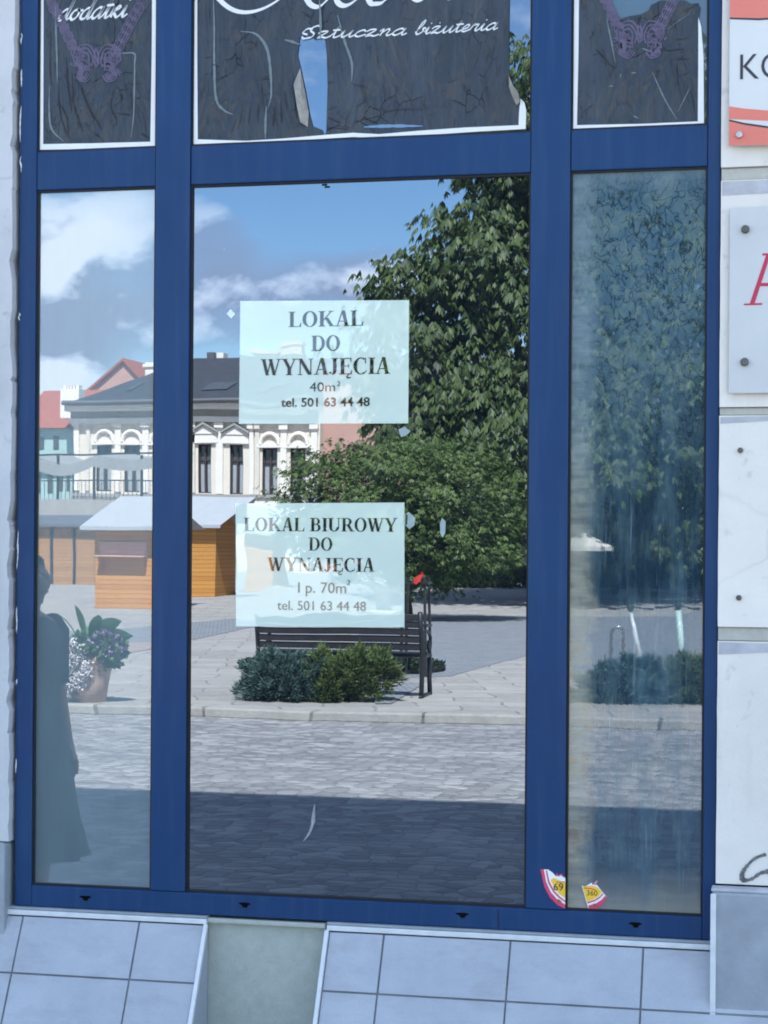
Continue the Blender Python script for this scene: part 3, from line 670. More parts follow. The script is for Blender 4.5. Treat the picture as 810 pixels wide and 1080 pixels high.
tag(mb.build('dried_drip', simple('drip', (.30, .31, .32), .8, .2, .3, 60)), 'pale dried drip running down the dark lower part of the middle pane', 'stain')

# ================================================================== TORN PRICE STICKER
M_red = simple('sticker_red', (.62, .055, .13), .4, .4); M_yel = simple('sticker_yellow', (.86, .52, .03), .4, .4); M_wht = simple('sticker_white', (.80, .79, .78), .4, .4); M_blk = simple('print_black', (.03, .02, .02), .5, .3)
def price(label, y, base, rim, inner_rim, yel, txt, tpos, h, marks, dot):
    P = W(base, y); t = thing('price_sticker', (P[0][0], y, min(p[1] for p in P)), label, 'sticker', 'two torn pieces of one price sticker')
    mb = MB(); mb.sheet(P, y, thick=.0003); mb.build('backing', M_wht, t)
    mb = MB(); mb.sheet(W(rim, y - .0003), y - .0003); mb.sheet(W(inner_rim, y - .0003), y - .0003); mb.build('red_rim', M_red, t)
    mb = MB(); mb.sheet(W(yel, y - .0003), y - .0003); mb.build('yellow_field', M_yel, t)
    p = wp(*tpos, y=y); font_mesh(txt, p[0], p[1], h, y - .0006, 'lettering', M_blk, t)
    mb = MB()
    for m in marks: S(mb, m, y - .0006, .8, 1.2)
    mb.build('printed_mark', M_red, t)
    mb = MB(); disc(mb, wp(*dot, y=y), .004, y - .0006); disc(mb, wp(dot[0] + 2, dot[1] + 1, y=y), .003, y - .0006); mb.build('printed_dot', simple('sticker_brown', (.35, .10, .05), .5, .3), t)
price('torn piece of a price sticker reading 69, stuck on the blue post', -.0032,
  [(570, 917), (578, 917), (583, 920.5), (586, 924), (591, 923), (596.2, 926), (596, 958), (588, 954), (580, 946), (574, 934)],
  [(570, 917), (573.5, 916.8), (576, 930), (581, 941), (588, 949), (596.1, 954), (596, 958.5), (588, 954.5), (580, 946.5), (574, 935)],
  [(575.5, 918), (577, 918), (579.5, 930), (585, 940), (591, 946), (596.1, 950), (596.1, 951.5), (590, 947.5), (583.5, 941), (578, 931)],
  [(580.5, 928), (584, 926), (596.1, 931), (596.1, 947), (590, 943), (584.5, 936)], '69', (589, 939), .018,
  [[(587, 921), (589, 924), (592, 922), (594, 925)], [(587, 930), (591, 930.5), (595.5, 930)]], (589, 950))
price('torn piece of a price sticker reading 360, stuck on the dirty glass', .0115,
  [(613.5, 934), (617, 935), (624, 931), (625, 933.5), (630, 928.5), (629, 932.5), (634, 939), (640, 946), (636, 953), (628, 959), (621, 960)],
  [(620.5, 955), (628, 953), (634.5, 949), (638.5, 944.5), (640, 946.5), (636, 953.5), (628, 959.5), (621, 960.5)],
  [(619.3, 951.3), (627, 949), (632.5, 945.5), (635.5, 942), (636.5, 943), (633, 947), (627.5, 950.5), (619.8, 953)],
  [(614.3, 935), (624, 934), (630.5, 936), (635, 941), (631, 945.5), (625, 949), (619, 951)], '360', (624.5, 944.5), .013,
  [[(626, 931), (628, 933), (629.5, 930)], [(616, 936.5), (622, 937), (628, 938.5)]], (627, 954.5))

# ================================================================== SIGNS ON THE RIGHT PIER
M_acr = simple('white_acrylic', (.60, .60, .57), .18, .5, .04, 5)
M_coral = simple('coral_print', (.66, .175, .125), .3, .45, .04, 8)
M_acr2 = simple('frosted_acrylic', (.52, .525, .515), .25, .5, .08, 4)
M_crim = simple('crimson_print', (.45, .020, .065), .35, .4, .05, 20)
M_navy = simple('dark_print', (.035, .03, .045), .4, .4)
M_screw = simple('steel_screw', (.45, .43, .42), .35, .5, .2, 60, Metallic=.8)
M_screw_dark = simple('dark_screw', (.10, .095, .09), .4, .5, .3, 60, Metallic=.6)
def screw(px, py, y, r, mat, parent, name='screw', base=None):
    x, z = wp(px, py, y); mb = MB()
    mb.tube([(x, (base if base is not None else y + .012), z), (x, y + .003, z), (x, y + .0005, z), (x, y, z)], [r, r, r * .85, r * .45], 18)
    return mb.build(name, mat, parent, smooth=False)
YS = -.048
s1 = thing('company_sign', (*[wp(768, 150, YS)[0]], YS, wp(768, 155, YS)[1]), 'white plastic company plate with coral stripes and the letters KO', 'sign')
xl, zb = wp(768.5, 154, YS); zt = wp(768, -40, YS)[1]
mb = MB(); mb.box((xl, YS, zb), (xl + .62, YS + .008, zt)); mb.build('plate', M_acr, s1, bevel=.002)
def band(mat, name, up, lo, y):
    mb = MB(); U = [wp(*p, y=y) for p in up]; L = [wp(*p, y=y) for p in lo]
    mb.sheet(L + U[::-1], y); return mb.build(name, mat, s1)
xe = 1060
band(M_coral, 'coral_stripe', [(769.5, -40), (xe, -60)], [(769.7, 19), (800, 20), (840, 18), (900, 12), (xe, 0)], YS - .0004)
band(M_navy, 'dark_stripe', [(769.7, 18.4), (800, 19.2), (840, 17.3), (900, 11.5), (xe, 0)], [(769.7, 20.2), (800, 21.4), (840, 18.6), (900, 12.2), (xe, .6)], YS - .0007)
band(M_coral, 'coral_stripe', [(768.8, 112), (785, 114.5), (810, 116.5), (860, 118), (xe, 112)], [(768.8, 125.5), (785, 126.3), (810, 127.5), (860, 128), (xe, 121)], YS - .0004)
band(M_coral, 'coral_stripe', [(768.8, 127.2), (785, 131), (810, 134.8), (860, 137), (xe, 132)], [(768.8, 153.6), (810, 152.8), (860, 152), (xe, 148)], YS - .0004)
band(M_navy, 'dark_stripe', [(768.8, 125.8), (785, 129.5), (810, 133), (860, 135.5), (xe, 131)], [(768.8, 127.6), (785, 131.6), (810, 135.2), (860, 137.4), (xe, 132.3)], YS - .0007)
a = wp(780.5, 84, YS); font_mesh('KO', a[0], a[1], 26 * .00235, YS - .0006, 'lettering', M_navy, s1, -.004, width=.103, align='LEFT')
screw(779.5, 141.5, YS - .008, .0085, M_screw, s1, base=YS + .002)
YS2 = -.043
s2 = thing('office_sign', (wp(769, 416, YS2)[0], YS2, wp(769, 416, YS2)[1]), 'frosted clear plastic plate with a crimson letter A and dark screws', 'sign')
xl, zb = wp(768.5, 415, YS2); zt = wp(768.5, 219, YS2)[1]
mb = MB(); mb.box((xl, YS2, zb), (xl + .6, YS2 + .006, zt)); mb.build('plate', M_acr2, s2, bevel=.0015)
mb = MB(); y = YS2 - .0005
def pq(*P): 
    Q = [wp(*p, y=y) for p in P]; mb.sheet(Q, layer(y))
pq((784.5, 322), (804, 321.5), (804, 319.5), (784.7, 320.2)); pq((790.5, 321), (795.5, 321), (812.5, 269), (808, 269)); pq((804, 269.5), (822, 269), (822, 266.8), (804, 267.2))
pq((797.5, 302), (822, 301.5), (822, 298), (798.5, 298.5)); pq((812, 269), (820, 269), (829, 321), (819, 321)); pq((812, 322), (836, 321.5), (836, 319.5), (812, 320))
mb.build('lettering', M_crim, s2)
for px, py in ((786, 241.3), (785.2, 381.5)): screw(px, py, YS2 - .012, .0095, M_screw_dark, s2, base=YS2 + .002)
for px, py, lb in ((780.8, 474.8, 'small rusty screw in the white plaster below the frosted sign'), (779.2, 630.5, 'small rusty screw in the white plaster just above the lowest bare stone joint')):
    tag(screw(px, py, -.033, .0065, M_screw_dark, None, 'wall_screw', base=-.02), lb, 'screw')

# ================================================================== TILED SLOPING PLINTHS
def tiled(label, xs_top, cols, right_side, trim_left):
    """sloping tile face from the sill down and outwards; xs_top = (x0, x1), cols = joints in x"""
    x0, x1 = xs_top; zt, yt = Z0 - .024, -.006; run, drop = .34, .62
    t = thing('tiled_plinth', ((x0 + x1) / 2, yt - run, zt - drop), label, 'tiled plinth', 'sloping tiled plinths under the shop window')
    mb = MB()
    mb.add([(x0, yt, zt), (x1, yt, zt), (x1, yt - run, zt - drop), (x0, yt - run, zt - drop), (x0, .01, zt), (x1, .01, zt), (x1, .01, zt - drop), (x0, .01, zt - drop)],
           [(0, 3, 2, 1), (4, 0, 1, 5), (1, 2, 6, 5), (0, 4, 7, 3), (3, 7, 6, 2)])
    mb.build('bed', M_grout, t)
    d = Vector((0, -run, -drop)); L = d.length; d /= L; nrm = Vector((0, -drop, run)).normalized()
    rows = [0.0, .148, .478, L]; g = .0022
    mb = MB()
    for ca, cb in zip(cols[:-1], cols[1:]):
        for ra, rb in zip(rows[:-1], rows[1:]):
            tilt = [random.uniform(-.0006, .0006) for _ in range(4)]
            P = []
            for (x, r), q in zip(((ca + g, ra + g), (cb - g, ra + g), (cb - g, rb - g), (ca + g, rb - g)), tilt): P.append(Vector((x, yt, zt)) + d * r + nrm * (.004 + q))
            Q = [p - nrm * .006 for p in P]
            mb.add(P + Q, [(0, 3, 2, 1), (0, 1, 5, 4), (1, 2, 6, 5), (2, 3, 7, 6), (3, 0, 4, 7)])
    mb.build('tile', M_tile, t, bevel=.0012)
    if right_side:
        mb = MB(); a, b = Vector((x1 + .001, yt, zt)) + nrm * .0055, Vector((x1 + .001, yt, zt)) + d * L + nrm * .0055
        mb.bar(a, b, .010, .012); mb.build('edge_trim', M_trim, t, bevel=.001)
        mb = MB(); mb.add([(x1 + .001, yt - .01, zt - .02), (x1 + .001, yt - run + .01, zt - drop), (x1 + .001, .006, zt - drop), (x1 + .001, .006, zt - .01)], [(0, 1, 2, 3)]); mb.build('side_tile', M_tile, t)
    if trim_left:
        mb = MB(); a, b = Vector((x0 - .001, yt, zt)) + nrm * .0055, Vector((x0 - .001, yt, zt)) + d * L + nrm * .0055
        mb.bar(a, b, .010, .012); mb.build('edge_trim', M_trim, t, bevel=.001)
    mb = MB(); mb.box((x0 - .002, -.012, zt + .003), (x1 + .002, .06, zt + .016)); mb.build('white_strip', M_trim, t, bevel=.002)
    mb = MB(); mb.box((x0 - .002, -.0085, zt + .0175), (x1 + .002, .06, Z0 - .001)); mb.build('drip_strip', M_stone, t)
    return t
c0 = wp(24.5, 966, -.01)[0]; c1 = wp(147, 970, -.01)[0]; xk = wp(217, 972, -.01)[0]
tiled('narrower sloping grey tile plinth between the worn wall and the greenish panel', (c0 - .33 - .004, xk), [c0 - .33, c0, c1, xk - .004], True, False)
xs = wp(345.5, 978, -.01)[0]; d0 = wp(405, 982, -.01)[0]; d1 = wp(538.5, 990, -.01)[0]; d2 = wp(678.5, 997, -.01)[0]
tiled('wider sloping grey tile plinth between the greenish panel and the grey stone pier', (xs, xq - .001), [xs + .004, d0, d1, d2, d2 + .33], False, True)

# ================================================================== STREET AND SQUARE (in front of the shop, seen in the glass)
def mat_setts(name, a, b, sx, sy, rot=0.0, mort=(.06, .06, .06), stain=(.1, .1, .1), mort_w=.012, bmp=.6):
    m, nt, out = newmat(name); v = coords(nt, rot=(0, 0, rot))
    wob = nd(nt, 'VectorMath', {0: v, 1: nd(nt, 'VectorMath', {0: nd(nt, 'TexNoise', {'Vector': v, 'Scale': 1.4, 'Detail': 3}).outputs[1], 'Scale': .30 * sx}, operation='SCALE').outputs[0]}, operation='ADD').outputs[0]
    bt = nd(nt, 'TexBrick', {'Vector': wob, 'Color1': a, 'Color2': b, 'Mortar': mort, 'Scale': 1.0, 'Mortar Size': mort_w, 'Brick Width': sx, 'Row Height': sy, 'Bias': 0.0})
    c = mix(nt, ramp(nt, noise(nt, v, .35, 6, .65), [(.35, 0.0), (.75, .55)]), bt.outputs[0], stain)
    c = mix(nt, ramp(nt, noise(nt, v, 6, 4, .7), [(.35, 0.0), (.75, .35)]), c, tuple(x * 1.5 for x in a))
    h = math_(nt, 'ADD', bt.outputs[1], math_(nt, 'MULTIPLY', noise(nt, v, 30, 3), -.6))
    principled(nt, out, c, .75, .35, nd(nt, 'Bump', {'Height': h, 'Strength': bmp, 'Distance': .03}, invert=True).outputs[0])
    return m
M_road = mat_setts('cobble_road', (.27, .255, .25), (.18, .175, .18), .13, .11, 0, (.07, .065, .06), (.16, .155, .155), .014, .8)
M_slab = mat_setts('pale_slabs', (.38, .35, .315), (.28, .262, .24), .9, .6, .25, (.14, .13, .12), (.20, .195, .19), .014, .3)
M_setts = mat_setts('blue_grey_setts', (.26, .27, .285), (.20, .21, .23), .16, .13, .3, (.10, .10, .10), (.20, .21, .22), .014, .5)
M_pinkpave = mat_setts('pink_paving', (.34, .27, .24), (.28, .24, .22), .3, .2, .25, (.14, .12, .11), (.27, .23, .21), .01, .3)
M_kerb = mat_setts('kerb_stone', (.36, .345, .315), (.28, .27, .25), 1.1, 5.0, 0, (.06, .06, .055), (.22, .21, .19), .02, .3)
def mat_cobble():
    m, nt, out = newmat('cobbles'); v = coords(nt, (1, 1.25, 1))
    wob = nd(nt, 'VectorMath', {0: v, 1: nd(nt, 'VectorMath', {0: nd(nt, 'TexNoise', {'Vector': v, 'Scale': 2.2, 'Detail': 3}).outputs[1], 'Scale': .12}, operation='SCALE').outputs[0]}, operation='ADD').outputs[0]
    vo = nd(nt, 'TexVoronoi', {'Vector': wob, 'Scale': 7.5, 'Randomness': .72}); ve = nd(nt, 'TexVoronoi', {'Vector': wob, 'Scale': 7.5, 'Randomness': .72}, feature='DISTANCE_TO_EDGE').outputs['Distance']
    r = nd(nt, 'SeparateColor', {0: vo.outputs['Color']}).outputs[0]
    c = ramp(nt, r, [(0.0, (.21, .20, .205)), (.6, (.32, .31, .31)), (1.0, (.43, .415, .40))])
    c = mix(nt, ramp(nt, ve, [(0.0, .55), (.05, 0.0)]), c, (.075, .07, .065))
    c = mix(nt, ramp(nt, noise(nt, coords(nt, (.5, 1.6, 1)), 1.3, 6, .65), [(.38, 0.0), (.72, .5)]), c, (.135, .132, .135))
    c = mix(nt, ramp(nt, noise(nt, coords(nt, (.35, 1.2, 1), loc=(9, 3, 0)), 1.0, 5, .65), [(.5, 0.0), (.75, .35)]), c, (.42, .41, .40))
    h = math_(nt, 'ADD', ramp(nt, ve, [(0.0, 0.0), (.18, 1.0)]), math_(nt, 'MULTIPLY', r, .5))
    principled(nt, out, c, .6, .4, bump(nt, h, .6, .025)); return m
M_road = mat_cobble()
KY = sq(380, 761, 0.0).y
mb = MB(); ys = [14, -2.9, KY + .02, KY - .05] + list(np.linspace(KY - 1, -45, 4)) + list(np.linspace(-48, -75, 10)) + [-110, -180, -400]
xs_ = [-400, -60, -20, 0, 20, 60, 400]
for y in ys:
    z = -.012 if y > KY else (gz(y))
    for x in xs_: mb.v.append((x, y, z))
n = len(xs_)
for i in range(len(ys) - 1):
    for j in range(n - 1): mb.f.append((i * n + j, (i + 1) * n + j, (i + 1) * n + j + 1, i * n + j + 1))
struct(mb.build('ground', M_slab))
mb = MB(); mb.add([(-90, KY + .02, 0), (90, KY + .02, 0), (90, -2.9, 0), (-90, -2.9, 0)], [(0, 1, 2, 3)]); struct(mb.build('road', M_road))
mb = MB(); mb.box((-90, KY - .16, -.01), (90, KY + .02, ZS + .006)); struct(mb.build('kerb', M_kerb, bevel=.02))
mb = MB(); mb.box((-90, -2.9, -.01), (90, .0, .1)); struct(mb.build('pavement', M_slab, bevel=.01))
def flat(name, pts, mat, lift=.004):
    mb = MB(); P = [sq(*p) if not isinstance(p, Vector) else p for p in pts]
    mb.v.extend([(p.x, p.y, gz(p.y) + lift) for p in P]); mb.f.append(tuple(range(len(P))))
    o = mb.build(name, mat)
    if o.data.polygons[0].normal.z < 0: o.data.flip_normals()
    return struct(o)
flat('paving_strip', [(378, 668), (420, 656), (470, 650), (760, 652), (760, 664), (560, 690), (476, 712), (400, 716), (380, 700)], M_setts)
flat('paving_strip', [(40, 668), (140, 662), (260, 652), (330, 650), (330, 654), (262, 663), (205, 674), (100, 686), (40, 690)], M_setts, .006)
flat('paving_strip', [(40, 692), (130, 678), (202, 676), (130, 690), (40, 704)], M_pinkpave, .008)
flat('paving_strip', [(386, 728), (432, 719), (446, 721), (412, 742), (396, 742)], M_setts, .010)
flat('paving_strip', [(598, 680), (660, 672), (760, 640), (760, 700), (690, 712), (610, 720)], M_setts, .012)

# ------------------------------------------------------------------ foliage
def mat_leaf(name, a, b, rough=.5, trans=.25):
    m, nt, out = newmat(name)
    ge = nt.nodes.new('ShaderNodeNewGeometry')
    c = ramp(nt, ge.outputs['Random Per Island'], [(0.0, a), (.75, b), (1.0, tuple(min(1, x * 1.35) for x in b))])
    p = nd(nt, 'BsdfPrincipled', {'Base Color': c, 'Roughness': rough, 'Specular IOR Level': .35})
    t = nd(nt, 'BsdfTranslucent', {'Color': mix(nt, .5, c, (.10, .16, .02))})
    s = nd(nt, 'MixShader', {0: trans, 1: p.outputs[0], 2: t.outputs[0]}); nt.links.new(s.outputs[0], out.inputs[0])
    return m
M_chest = mat_leaf('chestnut_leaf', (.020, .040, .015), (.085, .122, .034))
M_round = mat_leaf('round_tree_leaf', (.034, .060, .016), (.108, .155, .042))
M_darkleaf = mat_leaf('dark_leaf', (.018, .036, .014), (.040, .070, .024))
M_jun_b = mat_leaf('blue_juniper', (.040, .080, .070), (.085, .140, .125), .6, .1)
M_jun_g = mat_leaf('green_juniper', (.050, .080, .022), (.110, .150, .045), .6, .1)
M_bark = simple('bark', (.10, .085, .07), .9, .1, .3, 14, .6, 30)
def quads(P, A, B, name, mat, parent):
    """diamond leaves: base P, tip P + A, half width B"""
    n = len(P); V = np.empty((n, 4, 3)); V[:, 0] = P; V[:, 1] = P + A * .48 + B; V[:, 2] = P + A; V[:, 3] = P + A * .48 - B
    o0 = np.array(loc_of(parent)); V -= o0
    me = bpy.data.meshes.new(name); me.vertices.add(4 * n); me.vertices.foreach_set('co', V.ravel())
    me.loops.add(4 * n); me.loops.foreach_set('vertex_index', np.arange(4 * n, dtype=np.int32))
    me.polygons.add(n); me.polygons.foreach_set('loop_start', np.arange(0, 4 * n, 4, dtype=np.int32))
    try: me.polygons.foreach_set('loop_total', np.full(n, 4, dtype=np.int32))
    except Exception: pass
    me.update(calc_edges=True); me.materials.append(mat)
    o = bpy.data.objects.new(name, me); COL.objects.link(o); o.parent = parent
    return o
def unit(a): return a / (np.linalg.norm(a, axis=-1, keepdims=True) + 1e-9)
def lobe_points(lobes, n, shell=.45):
    w = np.array([l[3] * l[4] * l[5] for l in lobes]) ** .7; w /= w.sum(); out = []; nor = []
    for l, k in zip(lobes, rng.multinomial(n, w)):
        d = unit(rng.normal(size=(k, 3))); r = (shell + (1 - shell) * rng.random(k)) ** .6
        bumpy = 1 + .16 * np.sin(d[:, 0] * 7 + l[0]) * np.sin(d[:, 2] * 8 + l[1]) + .12 * np.sin(d[:, 1] * 13 + d[:, 2] * 11) + .07 * rng.normal(size=k)
        rr = (r * bumpy)[:, None]
        out.append(np.array(l[:3]) + d * rr * np.array(l[3:6])); nor.append(d)
    return np.concatenate(out), np.concatenate(nor)
def palmate(P, N, size, k, droop, lw=.135):
    """k leaflets fanning out from each twig tip, hanging over"""
    n = len(P); out = unit(N * np.array([1, 1, .35]) + rng.normal(scale=.35, size=(n, 3)))
    up = unit(np.array([0, 0, 1.0]) + .55 * N + rng.normal(scale=.3, size=(n, 3)))
    side = unit(np.cross(out, up)); out = np.cross(up, side)
    Ps, As, Bs = [], [], []
    s = size * (.65 + .7 * rng.random(n))
    for i in range(k):
        a = (i / (k - 1) - .5) * 2.5 if k > 1 else 0
        d = out * math.cos(a) + side * math.sin(a)
        d = unit(d - np.array([0, 0, 1]) * (droop * (.6 + .8 * rng.random((n, 1)))))
        ln = s * (1 - .25 * abs(a) / 1.25)
        wd = unit(np.cross(d, up))
        Ps.append(P); As.append(d * ln[:, None]); Bs.append(wd * (ln * lw)[:, None])
    return np.concatenate(Ps), np.concatenate(As), np.concatenate(Bs)
def trunk(t, base, h, r, tips):
    mb = MB(); b = Vector(base)
    pts = [b + Vector((random.uniform(-.05, .05) * i, random.uniform(-.05, .05) * i, h * i / 5)) for i in range(6)]
    mb.tube(pts, [r * (1.25 if i == 0 else 1 - .1 * i) for i in range(6)], 10)
    for q in tips:
        q = Vector(q); m_ = pts[4].lerp(q, .5) + Vector((random.uniform(-.3, .3), random.uniform(-.3, .3), .25 * (q - pts[4]).length * .3))
        mb.tube([pts[4] - Vector((0, 0, .3)), m_, q], [r * .5, r * .28, r * .08], 7)
    return mb.build('trunk', M_bark, t, smooth=True)
def plobe(px, py, rx, rz, d, dd=0.0, ry=None):
    """crown lobe measured in the photo: centre, half width and half height there, at depth d"""
    p = back(CAM + ray(px, py) * (d + dd)); k = d / FPX
    return (p.x, p.y, p.z, rx * k, (ry or rx * k), rz * k)
def tree(name, label, base, th, tr, lobes, n, size, k, droop, mat, group=None, shell=.45):
    t = thing(name, base, label, 'tree', group)
    Cc, Nc = lobe_points(lobes, n // 13, shell)
    ix = rng.integers(0, len(Cc), n); P = Cc[ix] + rng.normal(size=(n, 3)) * np.array([1, 1, .42]) * size * 1.15 + np.array([0, 0, -1]) * (rng.random((n, 1)) ** 2) * size; N = unit(Nc[ix] + rng.normal(scale=.4, size=(n, 3)))
    keep = P[:, 2] > base[2] + .25
    P, N = P[keep], N[keep]
    quads(*palmate(P, N, size, k, droop), 'crown', mat, t)
    trunk(t, base, th, tr, [l[:3] for l in lobes])
    return t
D1 = 58
b = dep(590, D1); L = [plobe(600, 385, 150, 205, D1), plobe(440, 305, 58, 46, D1, -1), plobe(452, 380, 80, 75, D1, -2), plobe(515, 262, 62, 70, D1, -2), plobe(556, 190, 66, 86, D1, -1), plobe(650, 190, 120, 120, D1), plobe(500, 440, 105, 60, D1, -3), plobe(580, 480, 110, 70, D1, -4), plobe(690, 420, 120, 150, D1, -2), plobe(640, 120, 150, 90, D1)]
tree('chestnut_tree', 'tall chestnut tree with drooping leaf fans reflected beside the upper notice', b, 4.2, .42, L, 34000, .34, 5, 1.35, M_chest, 'trees of the square')
D2 = 44
b = dep(428, D2); L = [plobe(430, 545, 118, 74, D2), plobe(380, 525, 76, 58, D2, -.3), plobe(440, 500, 80, 40, D2, -.5), plobe(500, 535, 56, 58, D2, -.3), plobe(345, 535, 56, 56, D2, 0), plobe(475, 575, 74, 40, D2, -.6)]
tree('round_tree', 'low dense round crowned tree reflected around the lower notice', b, 1.3, .16, L, 20000, .135, 4, .6, M_round, 'trees of the square', .72)
D3 = 66
b = dep(800, D3); L = [plobe(790, 330, 150, 230, D3), plobe(720, 480, 110, 100, D3, -2), plobe(760, 560, 130, 60, D3, -2), plobe(660, 560, 70, 60, D3, -1)]
tree('chestnut_tree', 'dark tree with low hanging branches reflected in the dirty pane', b, 3.5, .4, L, 9000, .40, 5, .7, M_darkleaf, 'trees of the square')
D4 = 78
for px, lab in ((470, 'far dark tree reflected low behind the round tree'), (610, 'far dark tree reflected in the dirty pane behind the scooters')):
    b = dep(px, D4); L = [plobe(px, 520, 90, 90, D4), plobe(px - 40, 560, 70, 60, D4, -1), plobe(px + 50, 560, 80, 60, D4, -1), plobe(px, 600, 90, 22, D4, -1)]
    tree('far_tree', lab, b, 3, .35, L, 4500, .45, 4, .6, M_darkleaf, 'far trees behind the square')
hb = dep(560, 70)
t = thing('clipped_hedge', hb, 'long dark hedge reflected under the trees at the far edge of the square', 'hedge')
P, N = lobe_points([plobe(px, 618, 42, 26, 70) for px in range(395, 800, 34)], 9000, .6)
P = P[P[:, 2] > hb.z + .05]; N = unit(rng.normal(size=P.shape)); quads(*palmate(P, N, .30, 3, .4), 'foliage', M_darkleaf, t)

# ------------------------------------------------------------------ junipers by the kerb
def juniper(label, lobes, n, mat, base):
    base = (lobes[0][0], lobes[0][1], ZS); t = thing('juniper_bush', base, label, 'bush', 'juniper bushes along the kerb')
    Cj, Nj = lobe_points(lobes, n // 40, .45); n2 = int(n * 2.0); ix = rng.integers(0, len(Cj), n2); P = Cj[ix] + Nj[ix] * rng.random((n2, 1)) * .05 + rng.normal(scale=.022, size=(n2, 3)); N = Nj[ix]
    keep = P[:, 2] > ZS + .01; P, N = P[keep], N[keep]; m = len(P)
    d = unit(N * np.array([1, 1, .5]) + np.array([0, 0, .55]) + rng.normal(scale=.5, size=(m, 3)))
    w = unit(np.cross(d, rng.normal(size=(m, 3)))); ln = (.04 + .06 * rng.random(m))[:, None]
    quads(P, d * ln, w * ln * .085, 'foliage', mat, t)
    mb = MB()
    cen = Vector(lobes[0][:3]); cen.z = ZS
    for l in lobes[:4]: mb.tube([cen, cen.lerp(Vector(l[:3]), .4), cen.lerp(Vector(l[:3]), .7)], [.03, .02, .008], 6)
    mb.build('stem', M_bark, t)
DJ = 19.6
juniper('spreading blue green juniper reflected before the bench', [plobe(300, 724.9, 33.6, 23.7, DJ), plobe(275, 732.1, 19.8, 18.2, DJ), plobe(290, 709.7, 23.7, 18.2, DJ), plobe(318, 710.6, 17.8, 20.1, DJ), plobe(320, 732.1, 21.7, 18.2, DJ), plobe(305, 705.2, 13.8, 12.8, DJ)], 11000, M_jun_b, sq(302, 747))
juniper('olive green juniper with an upright trunk reflected at the open end of the bench', [plobe(352, 718.6, 25.7, 27.4, DJ), plobe(348, 735.7, 19.8, 13.7, DJ), plobe(372, 705.2, 21.7, 16.4, DJ), plobe(395, 708.8, 19.8, 16.4, DJ), plobe(388, 719.5, 17.8, 10.9, DJ), plobe(402, 700.7, 11.9, 10.0, DJ)], 10000, M_jun_g, sq(380, 746))
juniper('wide grey green juniper reflected in the dirty pane below the scooters', [plobe(650, 724.9, 33.6, 23.7, DJ), plobe(628, 736.6, 19.8, 16.4, DJ), plobe(680, 724.9, 27.7, 23.7, DJ), plobe(700, 736.6, 23.7, 16.4, DJ), plobe(662, 710.6, 23.7, 12.8, DJ), plobe(655, 741.0, 29.6, 12.8, DJ)], 12000, M_jun_b, sq(662, 753))
juniper('dark green juniper reflected at the edge of the dirty pane', [plobe(725, 718.6, 21.7, 23.7, DJ), plobe(742, 724.9, 19.8, 29.2, DJ), plobe(722, 736.6, 17.8, 16.4, DJ)], 6000, M_jun_g, sq(730, 754))

# ------------------------------------------------------------------ bench (seen from behind in the glass)
M_benchwood = simple('dark_bench_wood', (.022, .020, .022), .5, .4, .3, 8, .2, 40)
M_iron = simple('black_iron', (.018, .018, .020), .45, .5)
bc = sq(357, 734); bw = 1.74
bn = thing('park_bench', bc, 'dark slatted park bench with curled iron armrests reflected below the lower notice', 'bench', None, -R_(1.5))
def local(mb, name, mat, parent, **kw): 
    o0 = loc_of(parent); mb.v = [(p[0] + o0.x, p[1] + o0.y, p[2] + o0.z) for p in mb.v]; return mb.build(name, mat, parent, **kw)
mb = MB()
for i in range(5): mb.box((-bw / 2, -.52 + i * .095, .43), (bw / 2, -.44 + i * .095, .465))
local(mb, 'seat', M_benchwood, bn, bevel=.006)
mb = MB()
for i in range(5):
    z = .50 + i * .078; y = -.02 + .075 * i / 4
    mb.box((-bw / 2, y, z), (bw / 2, y + .03, z + .068))
local(mb, 'backrest', M_benchwood, bn, bevel=.006)
for s in (-1, 1):
    x = s * (bw / 2 + .02); mb = MB()
    mb.tube([(x, .0, 0), (x, -.03, .25), (x, -.03, .45), (x, .02, .65), (x, .09, .90)], .026, 8)
    mb.tube([(x, -.55, 0), (x, -.50, .2), (x, -.50, .44)], .026, 8); mb.tube([(x, -.50, .43), (x, -.03, .43)], .022, 8)
    mb.tube([(x, -.58, .015), (x, .06, .015)], .018, 6)
    local(mb, 'leg', M_iron, bn, smooth=True)
    mb = MB()
    mb.tube([(x, .0, .66), (x, -.2, .69), (x, -.42, .68), (x, -.54, .62), (x, -.55, .52), (x, -.48, .47), (x, -.42, .52), (x, -.45, .58)], .020, 8)
    local(mb, 'armrest', M_iron, bn, smooth=True)
# dark disc and low leaves imitating a shadow on the paving beyond the bench
pc = sq(361, 705); M_shadow_disc = simple('shadow_disc_dark', (.035, .030, .026), .95, .1, .3, 8)
M_shadow_leaf = mat_leaf('shadow_leaf', (.012, .022, .012), (.026, .042, .020))
pb = thing('shadow_patch', pc, 'round shadow patch imitated by low dark leaves, reflected just beyond the bench', 'shadow patch')
mb = MB(); mb.lathe((0, 0, 0), [(1.36, 0), (1.36, .05), (1.30, .055), (.01, .07)], 36); local(mb, 'shadow_disc', M_shadow_disc, pb)
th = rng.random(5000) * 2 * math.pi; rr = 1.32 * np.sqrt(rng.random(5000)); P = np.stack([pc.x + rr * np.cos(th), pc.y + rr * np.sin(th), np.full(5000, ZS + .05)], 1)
d = unit(rng.normal(size=P.shape) * np.array([1, 1, .3]) + np.array([0, 0, .7])); w_ = unit(np.cross(d, rng.normal(size=P.shape))); o = quads(P, d * .10, w_ * .03, 'shadow_leaves', M_shadow_leaf, pb); o['kind'] = 'stuff'

